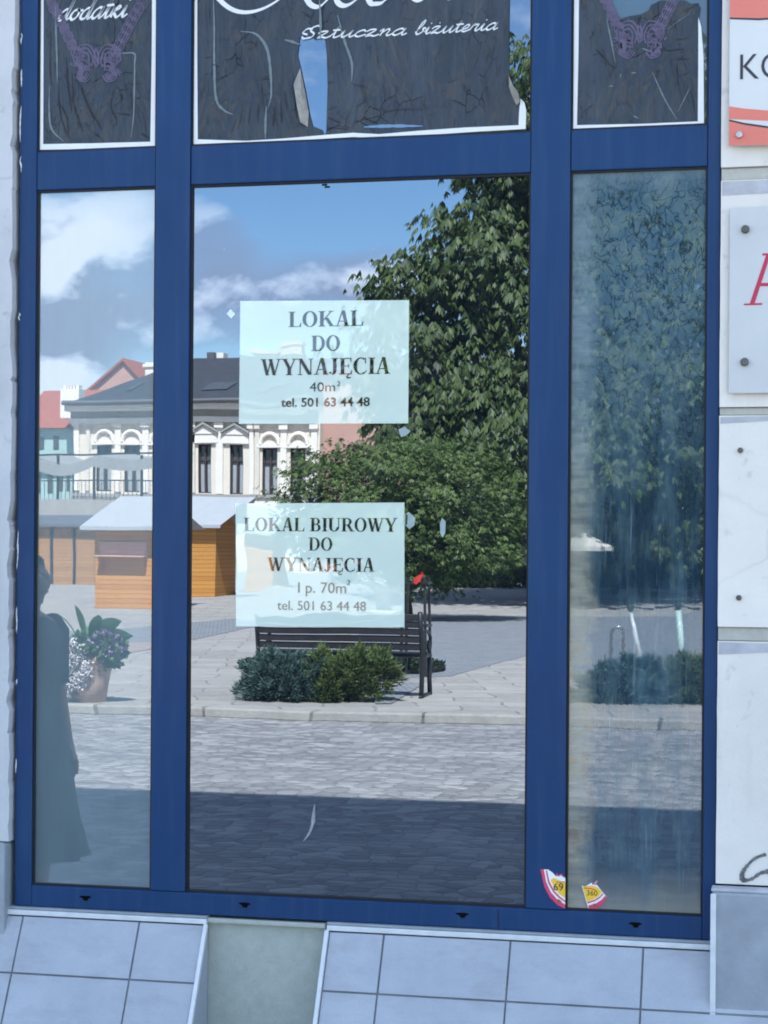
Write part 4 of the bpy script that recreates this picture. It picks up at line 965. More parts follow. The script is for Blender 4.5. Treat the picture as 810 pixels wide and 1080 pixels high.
# ------------------------------------------------------------------ metal stand with a red cloth, beside the bench
sb = sq(438, 712); st = thing('metal_stand', sb, 'tall dark metal stand with a red cloth reflected beside the lower notice', 'stand')
mb = MB()
for x, y in ((-.16, -.16), (.16, -.16), (-.16, .16), (.16, .16)): mb.bar((x, y, 0), (x * .8, y * .8, 1.22), .03, .03)
for z in (.25, .62, 1.15):
    for a, b_ in (((-.16, -.16), (.16, -.16)), ((.16, -.16), (.16, .16)), ((.16, .16), (-.16, .16)), ((-.16, .16), (-.16, -.16))): mb.bar((*a, z), (*b_, z), .025, .025)
local(mb, 'frame', M_iron, st)
mb = MB()
mb.add([(x * .36 + .05, y, 1.2 + (z - 1.2) * .45) for x, y, z in [(-.12, .19, 1.24), (.02, .22, 1.30), (.16, .20, 1.44), (.19, .16, 1.36), (.10, .22, 1.16), (-.02, .24, 1.05), (-.14, .2, 1.1), (0, .1, 1.3), (.08, .1, 1.15)]], [(0, 1, 5, 6), (1, 2, 3, 4), (1, 4, 5), (0, 7, 1), (2, 7, 3), (6, 5, 8), (3, 8, 4), (7, 8, 6, 0)])
local(mb, 'red_cloth', simple('red_cloth', (.50, .04, .035), .8, .2), st)

# ------------------------------------------------------------------ flower tower seen over the lower notice
M_pale = simple('pale_stone', (.50, .48, .45), .85, .2, .1, 8)
M_white_fl = mat_leaf('white_blossom', (.55, .52, .53), (.75, .70, .72), .7, .15)
M_violet_fl = mat_leaf('violet_blossom', (.24, .15, .32), (.38, .26, .46), .7, .15)
M_leafy = mat_leaf('bedding_leaf', (.045, .10, .04), (.09, .17, .06))
D5 = 50; fb = dep(402, D5); ft = thing('flower_tower', fb, 'tiered stone bowl of white flowers reflected in the lower notice', 'flower planter')
mb = MB(); mb.lathe((0, 0, 0), [(.42, 0), (.40, .10), (.14, .14), (.11, .45), (.2, .52), (.55, .62), (.6, .70), (.5, .70), (.12, .72), (.10, 1.0), (.35, 1.08), (.4, 1.16), (.1, 1.18)], 24); local(mb, 'bowl', M_pale, ft, smooth=True)
def puff(parent, name, mat, c, r, n, size):
    o0 = np.array(loc_of(parent)); P, N = lobe_points([(c[0] + o0[0], c[1] + o0[1], c[2] + o0[2], r[0], r[1], r[2])], n, .7)
    d = unit(N + rng.normal(scale=.6, size=P.shape)); w = unit(np.cross(d, rng.normal(size=P.shape))); return quads(P, d * size, w * size * .4, name, mat, parent)
puff(ft, 'blossoms', M_white_fl, (0, 0, .78), (.62, .62, .16), 1500, .07); puff(ft, 'blossoms', M_white_fl, (0, 0, 1.27), (.42, .42, .2), 1200, .07); puff(ft, 'foliage', M_leafy, (0, 0, .72), (.6, .6, .12), 500, .1)

# ------------------------------------------------------------------ canna planter, reflected in the hazy pane
M_terra = simple('terracotta', (.42, .30, .25), .85, .2, .12, 9)
cp = sq(94, 740); cn = thing('flower_pot', cp, 'terracotta pot of big canna leaves with violet and white flowers, beside the reflected person', 'flower planter')
mb = MB(); mb.lathe((0, 0, 0), [(.17, 0), (.20, .2), (.235, .40), (.255, .42), (.255, .47), (.215, .47), (.20, .42)], 24); local(mb, 'pot', M_terra, cn, smooth=True)
M_canna = mat_leaf('canna_leaf', (.09, .20, .085), (.12, .24, .10), .35, .4)
for az, tilt, ln, w, x, z in ((2.7, .35, .36, .06, -.12, .62), (1.9, .2, .38, .055, -.05, .66), (.5, .75, .50, .085, .0, .60), (.05, 1.0, .46, .09, .02, .58), (3.0, .9, .36, .075, -.1, .55), (4.4, .6, .34, .07, 0, .56), (1.2, .5, .40, .07, .05, .62)):
    mb = MB(); d = Vector((math.cos(az), math.sin(az) * .6, 0)); s = Vector((-d.y, d.x, 0)).normalized() if az not in (0.5, .05) else Vector((-.2, .4, .75)).normalized()
    for i in range(9):
        u = i / 8; p = Vector((x, 0, z)) + d * (ln * u * math.sin(tilt + u * .35)) + Vector((0, 0, ln * u * math.cos(tilt + u * .35))); ww = w * math.sin(math.pi * min(1, .06 + u * .94)) ** .7
        mb.v.extend([tuple(p - s * ww), tuple(p + Vector((0, 0, -.012))), tuple(p + s * ww)])
    for i in range(8): a = i * 3; mb.f.extend([(a, a + 1, a + 4, a + 3), (a + 1, a + 2, a + 5, a + 4)])
    mb.tube([(x * .3, 0, .42), (x, 0, z)], .012, 6); local(mb, 'canna_leaf', M_canna, cn, smooth=True)
puff(cn, 'foliage', M_leafy, (0, 0, .52), (.26, .24, .14), 900, .08); puff(cn, 'foliage', M_leafy, (-.1, .12, .33), (.18, .12, .2), 600, .07)
puff(cn, 'violet_blossoms', M_violet_fl, (.21, .05, .57), (.17, .16, .14), 800, .042); puff(cn, 'foliage', M_leafy, (.2, .05, .52), (.18, .16, .16), 500, .07); puff(cn, 'white_blossoms', M_white_fl, (-.14, .24, .36), (.22, .09, .25), 4200, .028)

# ------------------------------------------------------------------ scooters and bike rack, reflected in the dirty pane
M_scoot = simple('white_scooter_paint', (.78, .80, .78), .3, .5, .04); M_mint = simple('mint_scooter_paint', (.55, .72, .68), .3, .5, .04); M_tyre = simple('tyre_rubber', (.02, .02, .02), .8, .3)
def scooter(label, top, bot, mat, w, d):
    P = back(CAM + ray(*top) * d); Q = back(CAM + ray(*bot) * d); dirn = (P - Q).normalized(); z0 = ZS
    base = Q + (P - Q) * ((z0 + .12 - Q.z) / (P.z - Q.z)); o = thing('electric_scooter', (base.x, base.y, z0), label, 'scooter', 'electric scooters parked beside the square')
    mb = MB(); mb.tube([base, P], [w * 1.1, w], 12); mb.build('stem', mat, o, smooth=True)
    mb = MB(); mb.tube([P + Vector((-.17, -.05, .02)), P + Vector((0, 0, .05)), P + Vector((.17, .05, .02))], .009, 8); mb.build('handlebar', M_iron, o)
    for s in (-1, 1):
        mb = MB(); g = P + Vector((s * .17, s * .05, .02)); mb.tube([g, g + Vector((s * .09, s * .02, 0))], .013, 8); mb.build('grip', M_iron, o)
    mb = MB(); mb.lathe((P.x, P.y, P.z + .02), [(.035, -.02), (.04, .03), (.03, .06)], 10); mb.build('display', M_iron, o)
    mb = MB(); mb.bar(base + Vector((0, .0, .0)), base + Vector((.25, -.95, .0)), .17, .05); mb.build('deck', M_iron, o, bevel=.01)
    for q in (base + Vector((-.02, .06, -.005)), base + Vector((.27, -1.02, -.005))):
        mb = MB(); c = Vector((q.x, q.y, z0 + .115)); pts = [c + Vector((.02 * math.sin(a), .09 * math.cos(a), .09 * math.sin(a))) for a in np.linspace(0, 2 * math.pi, 17)]
        mb.tube(pts, .025, 8, caps=False); mb.tube([c - Vector((.02, 0, 0)), c + Vector((.02, 0, 0))], .085, 16); mb.build('wheel', M_tyre, o, smooth=False)
    return o
scooter('leaning electric scooter with a thin white stem, next to the bike rack', (665, 645), (677, 700), M_scoot, .021, 21.5)
scooter('electric scooter with a thick pale mint stem, reflected near the edge of the dirty pane', (714.5, 644), (719, 690), M_mint, .034, 21.0)
M_steel = simple('brushed_steel', (.30, .31, .32), .35, .5, .1, 30, Metallic=.7)
rb = sq(651, 716); rk = thing('bike_rack', rb, 'low steel hoop bike rack reflected behind the wide juniper', 'bike rack')
mb = MB(); h, w = .62, .075
mb.tube([(-w, 0, 0), (-w, 0, h - .06), (-w * .8, 0, h - .02), (-w * .4, 0, h), (w * .4, 0, h + .01), (w * .8, 0, h - .01), (w, 0, h - .05), (w, 0, 0)], .020, 10); local(mb, 'hoop', M_steel, rk, smooth=True)
for s in (-1, 1): mb = MB(); mb.tube([(s * w, 0, 0), (s * w, 0, .012)], .05, 12); local(mb, 'base_plate', M_steel, rk)
# cream parasol far under the trees
pp = dep(617, 52); ps = thing('market_parasol', pp, 'cream market parasol reflected under the dark trees in the dirty pane', 'parasol')
M_cream = simple('cream_canvas', (.72, .66, .56), .85, .15, .06, 6)
mb = MB(); n = 8; R0 = .78
mb.add([(R0 * math.cos(2 * math.pi * k / n), R0 * math.sin(2 * math.pi * k / n), 1.72) for k in range(n)] + [(R0 * math.cos(2 * math.pi * k / n), R0 * math.sin(2 * math.pi * k / n), 1.60) for k in range(n)] + [(0, 0, 2.1)], [(k, (k + 1) % n, 2 * n) for k in range(n)] + [(n + k, n + (k + 1) % n, (k + 1) % n, k) for k in range(n)]); local(mb, 'canopy', M_cream, ps)
mb = MB(); mb.tube([(0, 0, 0), (0, 0, 2.08)], .03, 8); mb.lathe((0, 0, 0), [(.28, 0), (.25, .07), (.06, .09)], 16); local(mb, 'pole', M_iron, ps)

# ------------------------------------------------------------------ market huts
def mat_planks(name, a, b, pitch=.13):
    m, nt, out = newmat(name); v = coords(nt)
    sx = nd(nt, 'SeparateXYZ', {0: v}).outputs
    z = math_(nt, 'DIVIDE', sx[2], pitch); fr = math_(nt, 'FRACT', z); fl = math_(nt, 'FLOOR', z)
    wn = nd(nt, 'TexWhiteNoise', {'W': fl}, noise_dimensions='1D').outputs[0]
    grain = noise(nt, coords(nt, (1.5, 1.5, 22)), 1.0, 5, .6)
    c = mix(nt, math_(nt, 'MULTIPLY_ADD', wn, .5, math_(nt, 'MULTIPLY', grain, .5)), a, b)
    gap = ramp(nt, fr, [(0.0, 1.0), (.05, 1.0), (.09, 0.0)])
    c = mix(nt, gap, c, tuple(x * .35 for x in a))
    principled(nt, out, c, .6, .3, bump(nt, math_(nt, 'SUBTRACT', grain, gap), .4, .01)); return m
M_orange = mat_planks('orange_planks', (.42, .175, .035), (.58, .275, .065))
M_brown = mat_planks('brown_planks', (.33, .165, .065), (.45, .25, .11))
M_roofg = simple('grey_sheet_roof', (.38, .40, .42), .55, .4, .06, 3)
M_roofd = simple('dark_sheet_roof', (.12, .13, .145), .6, .3, .1, 3)
M_shut = simple('pink_board', (.55, .33, .25), .7, .2, .08, 5)
def hut(label, pxl, pxr, d, wall_z, ridge_z, depth, m_wall, m_roof, over=.45, prow=0.0, posts=(), shelf=None, group='wooden market huts'):
    L, Rr = dep(pxl, d), dep(pxr, d); y0 = min(L.y, Rr.y); y0 = (L.y + Rr.y) / 2; z0 = gz(y0)
    Lx, Rx = fp(pxl, 600, -y0)[0], fp(pxr, 600, -y0)[0]; w = Rx - Lx
    h = thing('market_hut', ((Lx + Rx) / 2, y0 - depth / 2, z0), label, 'market hut', group)
    mb = MB(); mb.box((Lx, y0 - depth, z0), (Rx, y0, wall_z)); mb.prism([(Lx, wall_z), (Rx, wall_z), (Rx, wall_z + .001), (Lx, wall_z + .001)], y0 - depth, y0) if False else None
    mb.build('wall', m_wall, h)
    e, pr = over, prow; yf, yb = y0 + over, y0 - depth - over; ym = y0 - depth / 2
    x0, x1 = Lx - .25, Rx + .25; mb = MB()
    mb.add([(x0, yf, wall_z), (x1, yf, wall_z), (x1 + pr, ym, ridge_z), (x0 - pr, ym, ridge_z), (x0, yb, wall_z), (x1, yb, wall_z)], [(0, 1, 2, 3), (3, 2, 5, 4)])
    mb.add([(x0, yf + .005, wall_z - .09), (x1, yf + .005, wall_z - .09), (x1, yf + .005, wall_z + .01), (x0, yf + .005, wall_z + .01)], [(0, 1, 2, 3)])
    mb.build('roof', m_roof, h)
    mb = MB(); rz_ = wall_z + (ridge_z - wall_z) * .55
    for xx in (Lx + .01, Rx - .06): mb.add([(xx, y0 - .01, wall_z), (xx, y0 - depth + .01, wall_z), (xx, ym, rz_), (xx + .05, y0 - .01, wall_z), (xx + .05, y0 - depth + .01, wall_z), (xx + .05, ym, rz_)], [(0, 2, 1), (3, 4, 5), (0, 3, 5, 2), (1, 2, 5, 4)])
    mb.build('gable', m_wall, h)
    for px in posts:
        x = fp(px, 600, -y0)[0]; mb = MB(); mb.box((x - .05, y0 - .02, z0), (x + .05, y0 + .05, wall_z - .002)); mb.build('post', M_iron, h)
    if shelf:
        xa, xb, za, zb = shelf
        A, B = fp(xa, 600, -y0)[0], fp(xb, 600, -y0)[0]; za = fp(xa, za, -y0)[1]; zb = fp(xa, zb, -y0)[1]
        mb = MB(); mb.box((A, y0 + .001, zb + .05), (B, y0 + .03, za)); mb.build('shutter', M_shut, h)
        mb = MB(); mb.box((A - .03, y0 + .001, zb), (B + .03, y0 + .35, zb + .045)); mb.build('counter', M_shut, h, bevel=.01)
        for x in (A + .06, B - .06): mb = MB(); mb.bar((x, y0 + .01, zb - .45), (x, y0 + .01, zb), .05, .04); mb.bar((x, y0 + .02, zb - .4), (x, y0 + .32, zb - .01), .04, .04); mb.build('bracket', M_orange, h)
    return h
def zat(px, py, d): return (CAM + ray(px, py) * d).z
hut('orange wooden market hut with a pale grey roof and a folded counter', 100.5, 172, 51, zat(150, 556, 50.5), zat(150, 522, 51.5), 2.3, M_orange, M_roofg, .5, -.55, (), (106, 155, 571, 587))
hut('long brown wooden market hut with dark posts and a low dark roof', -40, 103, 72, zat(70, 554, 72), zat(70, 543, 72), 2.6, M_brown, M_roofd, .3, 0, (54.5, 78, 102, 10, -20))
hut('orange market hut with a roof wider at its ridge, beside the lower notice', 196, 226.5, 60, zat(220, 553, 59.5), zat(220, 523, 61), 2.3, M_orange, M_roofg, .35, .75)
hut('small pale orange market hut reflected in the lower notice', 258, 284, 66, zat(270, 563, 66), zat(270, 535, 67), 2.2, M_orange, M_roofg, .3, .2)

# ------------------------------------------------------------------ houses across the square
M_wallw = simple('ivory_render', (.71, .64, .55), .8, .2, .05, 1.5); M_cream_w = simple('cream_render', (.66, .60, .52), .8, .2, .06, 1.5)
M_stucco = simple('white_stucco', (.79, .73, .66), .8, .2, .05, 3); M_roofs = simple('slate_roof', (.045, .050, .060), .6, .4, .2, 2.5)
M_win = simple('window_glass', (.065, .075, .085), .08, .6, .3, .5); M_winframe = simple('dark_window_frame', (.07, .05, .045), .6, .3)
M_gutter = simple('gutter_metal', (.10, .10, .11), .5, .4); M_pinkh = simple('pink_render', (.48, .29, .24), .85, .15, .08, 1.2); M_redroof = simple('red_tile_roof', (.33, .11, .08), .8, .2, .15, 3, .3, 12)
M_teal = simple('pale_teal_render', (.36, .50, .48), .85, .15, .08, 1.0); M_shade = simple('grey_stone_course', (.34, .33, .31), .85, .2, .12, 2)
YB = 91.5
def F(px, py, Y=YB): return fp(px, py, Y)
def fb_(mb, pxa, pya, pxb, pyb, out=.1, inn=0.0, Y=YB):
    xa, za = F(pxa, pya, Y); xb, zb = F(pxb, pyb, Y); mb.box((xa, -Y - inn, za), (xb, -Y + out, zb)); return mb
xa, zt_ = F(80, 431); xb, _ = F(337, 431)
vl = thing('white_villa', ((xa + xb) / 2, -YB, gz(-YB)), 'ivory stucco house with arched windows, pediments and a slate hipped roof', 'house')
wins = [(111, 8.0, 'arch'), (140, 8.0, 'arch'), (168.5, 8.0, 'arch'), (192, 6.5, 'ped'), (216, 7.0, 'ped'), (249, 7.0, 'ped'), (284.5, 8.0, 'arch'), (314, 8.0, 'arch')]
holes = []
def slope(px): return (px - 250) * .014
for px, hw, kd in wins:
    a = F(px - hw, 520 + slope(px)); c = F(px + hw, (471 if kd == 'arch' else 469) + slope(px)); holes.append([(a[0], a[1]), (c[0], a[1]), (c[0], c[1]), (a[0], c[1])])
zg = gz(-YB)
mb = MB(); mb.sheet([(xa, zg), (xb, zg), (xb, zt_), (xa, zt_)], 0, holes)
mb.v = [(v[0], -YB - v[1], v[2]) for v in mb.v]; mb.f = [f[::-1] for f in mb.f]
mb.add([(xa, -YB, zg), (xa, -YB - 13, zg), (xa, -YB - 13, zt_), (xa, -YB, zt_), (xb, -YB, zg), (xb, -YB - 13, zg), (xb, -YB - 13, zt_), (xb, -YB, zt_)], [(0, 3, 2, 1), (4, 5, 6, 7), (1, 2, 6, 5)])
mb.build('wall', M_wallw, vl)
for (px, hw, kd), hq in zip(wins, holes):
    x0_, z0_, x1_, z1_ = hq[0][0], hq[0][1], hq[2][0], hq[2][1]
    mb = MB(); fw = .07
    def fr(a, b, c, d): mb.box((a, -YB - .28, b), (c, -YB - .18, d))
    fr(x0_, z0_, x0_ + fw, z1_); fr(x1_ - fw, z0_, x1_, z1_); fr(x0_, z0_, x1_, z0_ + fw); fr(x0_, z1_ - fw, x1_, z1_); xm = (x0_ + x1_) / 2; zm = z0_ + (z1_ - z0_) * .68
    mb.box((xm - fw / 2, -YB - .275, z0_), (xm + fw / 2, -YB - .17, z1_)); mb.box((x0_, -YB - .272, zm - fw / 2), (x1_, -YB - .165, zm + fw / 2))
    wn = mb.build('window', M_winframe, vl)
    mb = MB(); mb.box((x0_ - .05, -YB - .40, z0_ - .05), (x1_ + .05, -YB - .30, z1_ + .05)); mb.build('pane', M_win, wn)
    mb = MB(); mb.box((x0_ + fw, -YB - .298, z0_ + fw), (x0_ + (x1_ - x0_) * .36, -YB - .285, zm - .1)); mb.box((x1_ - (x1_ - x0_) * .36, -YB - .298, z0_ + fw), (x1_ - fw, -YB - .285, zm - .1)); mb.build('curtain', simple('net_curtain', (.36, .38, .40), .9, .1), wn)
    mb = MB(); k = .05
    if kd == 'arch':
        ro = (x1_ - x0_) / 2 * 1.22; zc = z1_ + .18
        pts = [(xm + ro * math.cos(a), -YB + .10, zc + ro * 1.15 * math.sin(a)) for a in np.linspace(0, math.pi, 13)]
        mb.tube(pts, .11, 6); mb.box((x0_ - .3, -YB + .001, z1_ + .02), (x1_ + .3, -YB + .16, z1_ + .20))
        mb.build('arch_moulding', M_stucco, vl)
    else:
        def flipy(mb): mb.v = [(v[0], -v[1], v[2]) for v in mb.v]; mb.f = [f[::-1] for f in mb.f]; return mb
        hw_ = .74
        mb.prism([(xm - hw_, z1_ + .52), (xm + hw_, z1_ + .52), (xm + hw_, z1_ + .56), (xm, z1_ + .98), (xm - hw_, z1_ + .56)], YB - .22, YB - .01); flipy(mb).build('pediment', M_stucco, vl)
        mb = MB(); mb.prism([(xm - hw_ - .05, z1_ + .58), (xm, z1_ + 1.0), (xm + hw_ + .05, z1_ + .58), (xm + hw_ + .05, z1_ + .68), (xm, z1_ + 1.12), (xm - hw_ - .05, z1_ + .68)], YB - .36, YB - .015); flipy(mb).build('pediment_moulding', M_shade, vl)
        mb = MB(); mb.box((xm - hw_, -YB + .02, z1_ + .06), (xm + hw_, -YB + .17, z1_ + .50)); mb.build('entablature', M_stucco, vl)
for px, w in ((82, 3), (94, 2.2), (126, 3.4), (154, 3.4), (181, 2.4), (204, 2.4), (232, 3.8), (266, 2.6), (272, 2.4), (299.5, 3.4), (331, 3.6)):
    mb = MB(); s = slope(px); fb_(mb, px - w, 520 + s, px + w, 448 + s, .14); fb_(mb, px - w - 1, 452 + s, px + w + 1, 446.5 + s, .26); mb.build('pilaster', M_stucco if w > 2.5 else M_cream_w, vl)
def course(name, ya, yb_, out, mat, pa=80, pb=338):
    mb = MB(); p, q = F(pa, 0)[0], F(pb, 0)[0]; z1_, z0_ = F(208, ya)[1], F(208, yb_)[1]; mb.box((p, -YB + .0005, z0_), (q, -YB + out, z1_)); mb.build(name, mat, vl)
course('cornice', 427.5, 433.5, .75, M_stucco, 77, 339); course('frieze', 433.7, 440.5, .22, M_shade); course('moulding', 440.7, 446.2, .35, M_stucco)
course('sill_course', 520.5, 524, .30, M_shade); course('panel_course', 524.2, 534.5, .18, M_stucco); course('string_course', 534.7, 537, .35, M_shade); course('shop_course', 537.2, 556, .10, M_shade)
mb = MB(); p, q = F(76, 0)[0], F(340, 0)[0]; zc = F(208, 425)[1]; mb.tube([(p, -YB + .95, zc), (q, -YB + .95, zc)], .13, 8); mb.build('gutter', M_gutter, vl)
# hipped slate roof
ze = F(208, 427)[1]; zr = F(208, 378, YB + 6)[1]; xl_, xr_ = F(76, 0)[0], F(341, 0)[0]; xh = F(206, 378, YB + 6)[0]
mb = MB(); mb.add([(xl_, -YB + .9, ze), (xr_, -YB + .9, ze), (xr_, -YB - 13.9, ze), (xl_, -YB - 13.9, ze), (xh, -YB - 6, zr), (xr_ - .4, -YB - 6, zr)], [(0, 1, 5, 4), (1, 2, 5), (2, 3, 4, 5), (3, 0, 4), (0, 3, 2, 1)])
rf = mb.build('roof', M_roofs, vl)
def chim(pa, ya, pb, yb_, Y, mat, cap=True):
    x0_, z1_ = F(pa, ya, Y); x1_, z0_ = F(pb, yb_, Y); mb = MB(); mb.box((x0_, -Y - .9, z0_ - .8), (x1_, -Y, z1_))
    if cap: mb.box((x0_ - .12, -Y - 1.0, z1_ - .25), (x1_ + .12, -Y + .1, z1_ - .08))
    mb.build('chimney', mat, rf)
chim(152.5, 383, 163, 398, YB + 4, M_stucco); chim(218.5, 371.5, 226, 379, YB + 6, M_gutter, False); chim(228, 372, 236, 379, YB + 6.5, M_stucco, False); M_peach = simple('peach_render', (.50, .37, .31), .85, .15, .08, 2); chim(265, 369.5, 290, 380, YB + 6.5, M_peach); chim(294, 361, 321, 380, YB + 6.2, M_peach)
mb = MB()
for pa, pb in ((138, 150), (216, 250), (275, 305)):
    Yf = YB + 1.6; x0_, z0_ = F(pa, 414, Yf); x1_, z1_ = F(pb, 406, Yf + 1)
    t_ = (zr - ze) / 6.9
    def onroof(x, z, o=.05): return (x, -YB + .9 - (z - ze) / t_ + .03, z + o)
    mb.add([onroof(x0_, z0_), onroof(x1_, z0_), onroof(x1_ + .3, z1_), onroof(x0_ + .3, z1_)], [(0, 1, 2, 3)])
mb.build('roof_window', simple('roof_window_glass', (.072, .078, .088), .25, .5), rf)
# pink gabled house, red-roofed house, teal house, pink house among the trees
def house(name, label, pa, pb, ye, Y, depth, m_wall, m_roof, gable=None, ridge=None, wn=()):
    a, ze_ = F(pa, ye, Y); b_, _ = F(pb, ye, Y); z0_ = gz(-Y); h = thing(name, ((a + b_) / 2, -Y, z0_), label, 'house')
    mb = MB(); mb.box((a, -Y - depth, z0_), (b_, -Y, ze_))
    if gable: gx, gzz = F(*gable, Y); mb.add([(a, -Y, ze_), (b_, -Y, ze_), (gx, -Y, gzz), (a, -Y - depth, ze_), (b_, -Y - depth, ze_), (gx, -Y - depth, gzz)], [(0, 1, 2), (3, 5, 4)])
    mb.build('wall', m_wall, h); mb = MB()
    if gable:
        o = .25
        for (xx, s) in ((a, -1), (b_, 1)):
            mb.add([(xx + s * o, -Y + .3, ze_ - .25), (gx, -Y + .3, gzz), (gx, -Y - depth, gzz), (xx + s * o, -Y - depth, ze_ - .25), (xx + s * o, -Y + .3, ze_ - .05), (gx, -Y + .3, gzz + .22), (gx, -Y - depth, gzz + .22), (xx + s * o, -Y - depth, ze_ - .05)], [(0, 1, 2, 3), (4, 7, 6, 5), (0, 4, 5, 1), (3, 2, 6, 7), (0, 3, 7, 4)])
    else:
        zr_ = F(pa, ridge, Y + depth / 2)[1]
        mb.add([(a - .4, -Y + .5, ze_), (b_ + .4, -Y + .5, ze_), (b_ + .4, -Y - depth / 2, zr_), (a - .4, -Y - depth / 2, zr_), (a - .4, -Y - depth - .5, ze_), (b_ + .4, -Y - depth - .5, ze_)], [(0, 1, 2, 3), (3, 2, 5, 4), (0, 3, 4), (1, 5, 2), (0, 4, 5, 1)])
    r = mb.build('roof', m_roof, h)
    for (wa, wy, wb, wy2) in wn:
        mb = MB(); fb_(mb, wa, wy2, wb, wy, .04, .0, Y); w_ = mb.build('window', M_winframe, h); mb = MB(); fb_(mb, wa + .8, wy2 - 1, wb - .8, wy + 1, .06, .0, Y); mb.build('pane', M_win, w_)
    return h, r
house('gabled_house', 'tall pink gabled house reflected above the slate hipped roof', 90, 160, 416, 125, 12, M_pinkh, M_redroof, gable=(131.5, 381))
h_, r_ = house('red_roofed_house', 'house with a steep red tiled roof and a broad cream chimney', 20, 92, 452, 110, 10, M_teal, M_redroof, ridge=412, wn=((40, 462, 46, 474), (56, 460, 62, 474)))
x0_, z1_ = F(64, 410, 108); x1_, z0_ = F(84, 424, 108); mb = MB(); mb.box((x0_, -109, z0_ - 1), (x1_, -108, z1_))
for i in range(5): mb.box((x0_ + .15 + i * (x1_ - x0_ - .3) / 5, -108.8, z1_), (x0_ + .4 + i * (x1_ - x0_ - .3) / 5, -108.2, z1_ + .25))
mb.build('chimney', M_stucco, r_)
house('teal_house', 'pale teal house with tall windows reflected behind the raised terrace', 15, 76, 492, 100, 8, M_teal, M_roofd, ridge=486, wn=((38, 500, 43, 520), (50, 500, 55, 520), (62, 498, 66, 518), (70, 498, 73, 518)))
house('pink_house', 'pink house half hidden by the trees, reflected next to the ivory house', 338.5, 540, 394, 92.3, 10, M_pinkh, M_roofd, ridge=376, wn=((440, 410, 450, 432), (470, 410, 480, 432), (500, 410, 510, 432)))
# raised cafe terrace with sagging awnings
YT = 76; tz = F(100, 527, YT)[1]; xa, xb = F(28, 0, YT)[0], F(175, 0, YT)[0]
tr = thing('cafe_terrace', ((xa + xb) / 2, -YT, gz(-YT)), 'raised cafe terrace with sagging grey awnings on dark posts', 'terrace')
mb = MB(); mb.box((xa, -YT - 5, gz(-YT)), (xb, -YT, tz)); mb.build('platform', M_shade, tr)
posts = [F(px, 0, YT)[0] for px in (40, 64, 104, 153)]; pz = F(100, 480, YT)[1]
for x in posts: mb = MB(); mb.box((x - .05, -YT - .1, tz), (x + .05, -YT - .0, pz)); mb.build('post', M_iron, tr)
mb = MB(); mb.bar((xa, -YT - .05, pz), (xb, -YT - .05, pz + .1), .08, .08); mb.build('top_beam', M_iron, tr)
mb = MB()
for k in range(34): x = xa + (xb - xa) * k / 33; mb.bar((x, -YT - .06, tz), (x, -YT - .06, tz + .85), .02, .02)
mb.bar((xa, -YT - .06, tz + .86), (xb, -YT - .06, tz + .86), .05, .05); mb.build('railing', M_iron, tr)
M_awn = simple('grey_awning', (.29, .30, .30), .85, .15, .06, 2)
for pa, pb in ((36, 104), (104, 176)):
    a, b_ = F(pa, 0, YT)[0], F(pb, 0, YT)[0]; mb = MB(); nx = 14
    for j, yy in enumerate((0.15, -2.2, -4.6)):
        for i in range(nx + 1):
            u = i / nx; mb.v.append((a + (b_ - a) * u, -YT + yy, pz - .02 + .18 * j - .42 * math.sin(math.pi * u) * (1 if pa < 100 else .5)))
    for i in range(nx + 1): v = mb.v[i]; mb.v.append((v[0], v[1], v[2] - .50))
    for j in range(2):
        for i in range(nx): mb.f.append((j * (nx + 1) + i, j * (nx + 1) + i + 1, (j + 1) * (nx + 1) + i + 1, (j + 1) * (nx + 1) + i))
    o_ = 3 * (nx + 1)
    for i in range(nx): mb.f.append((o_ + i, o_ + i + 1, i + 1, i))
    mb.build('awning', M_awn, tr)

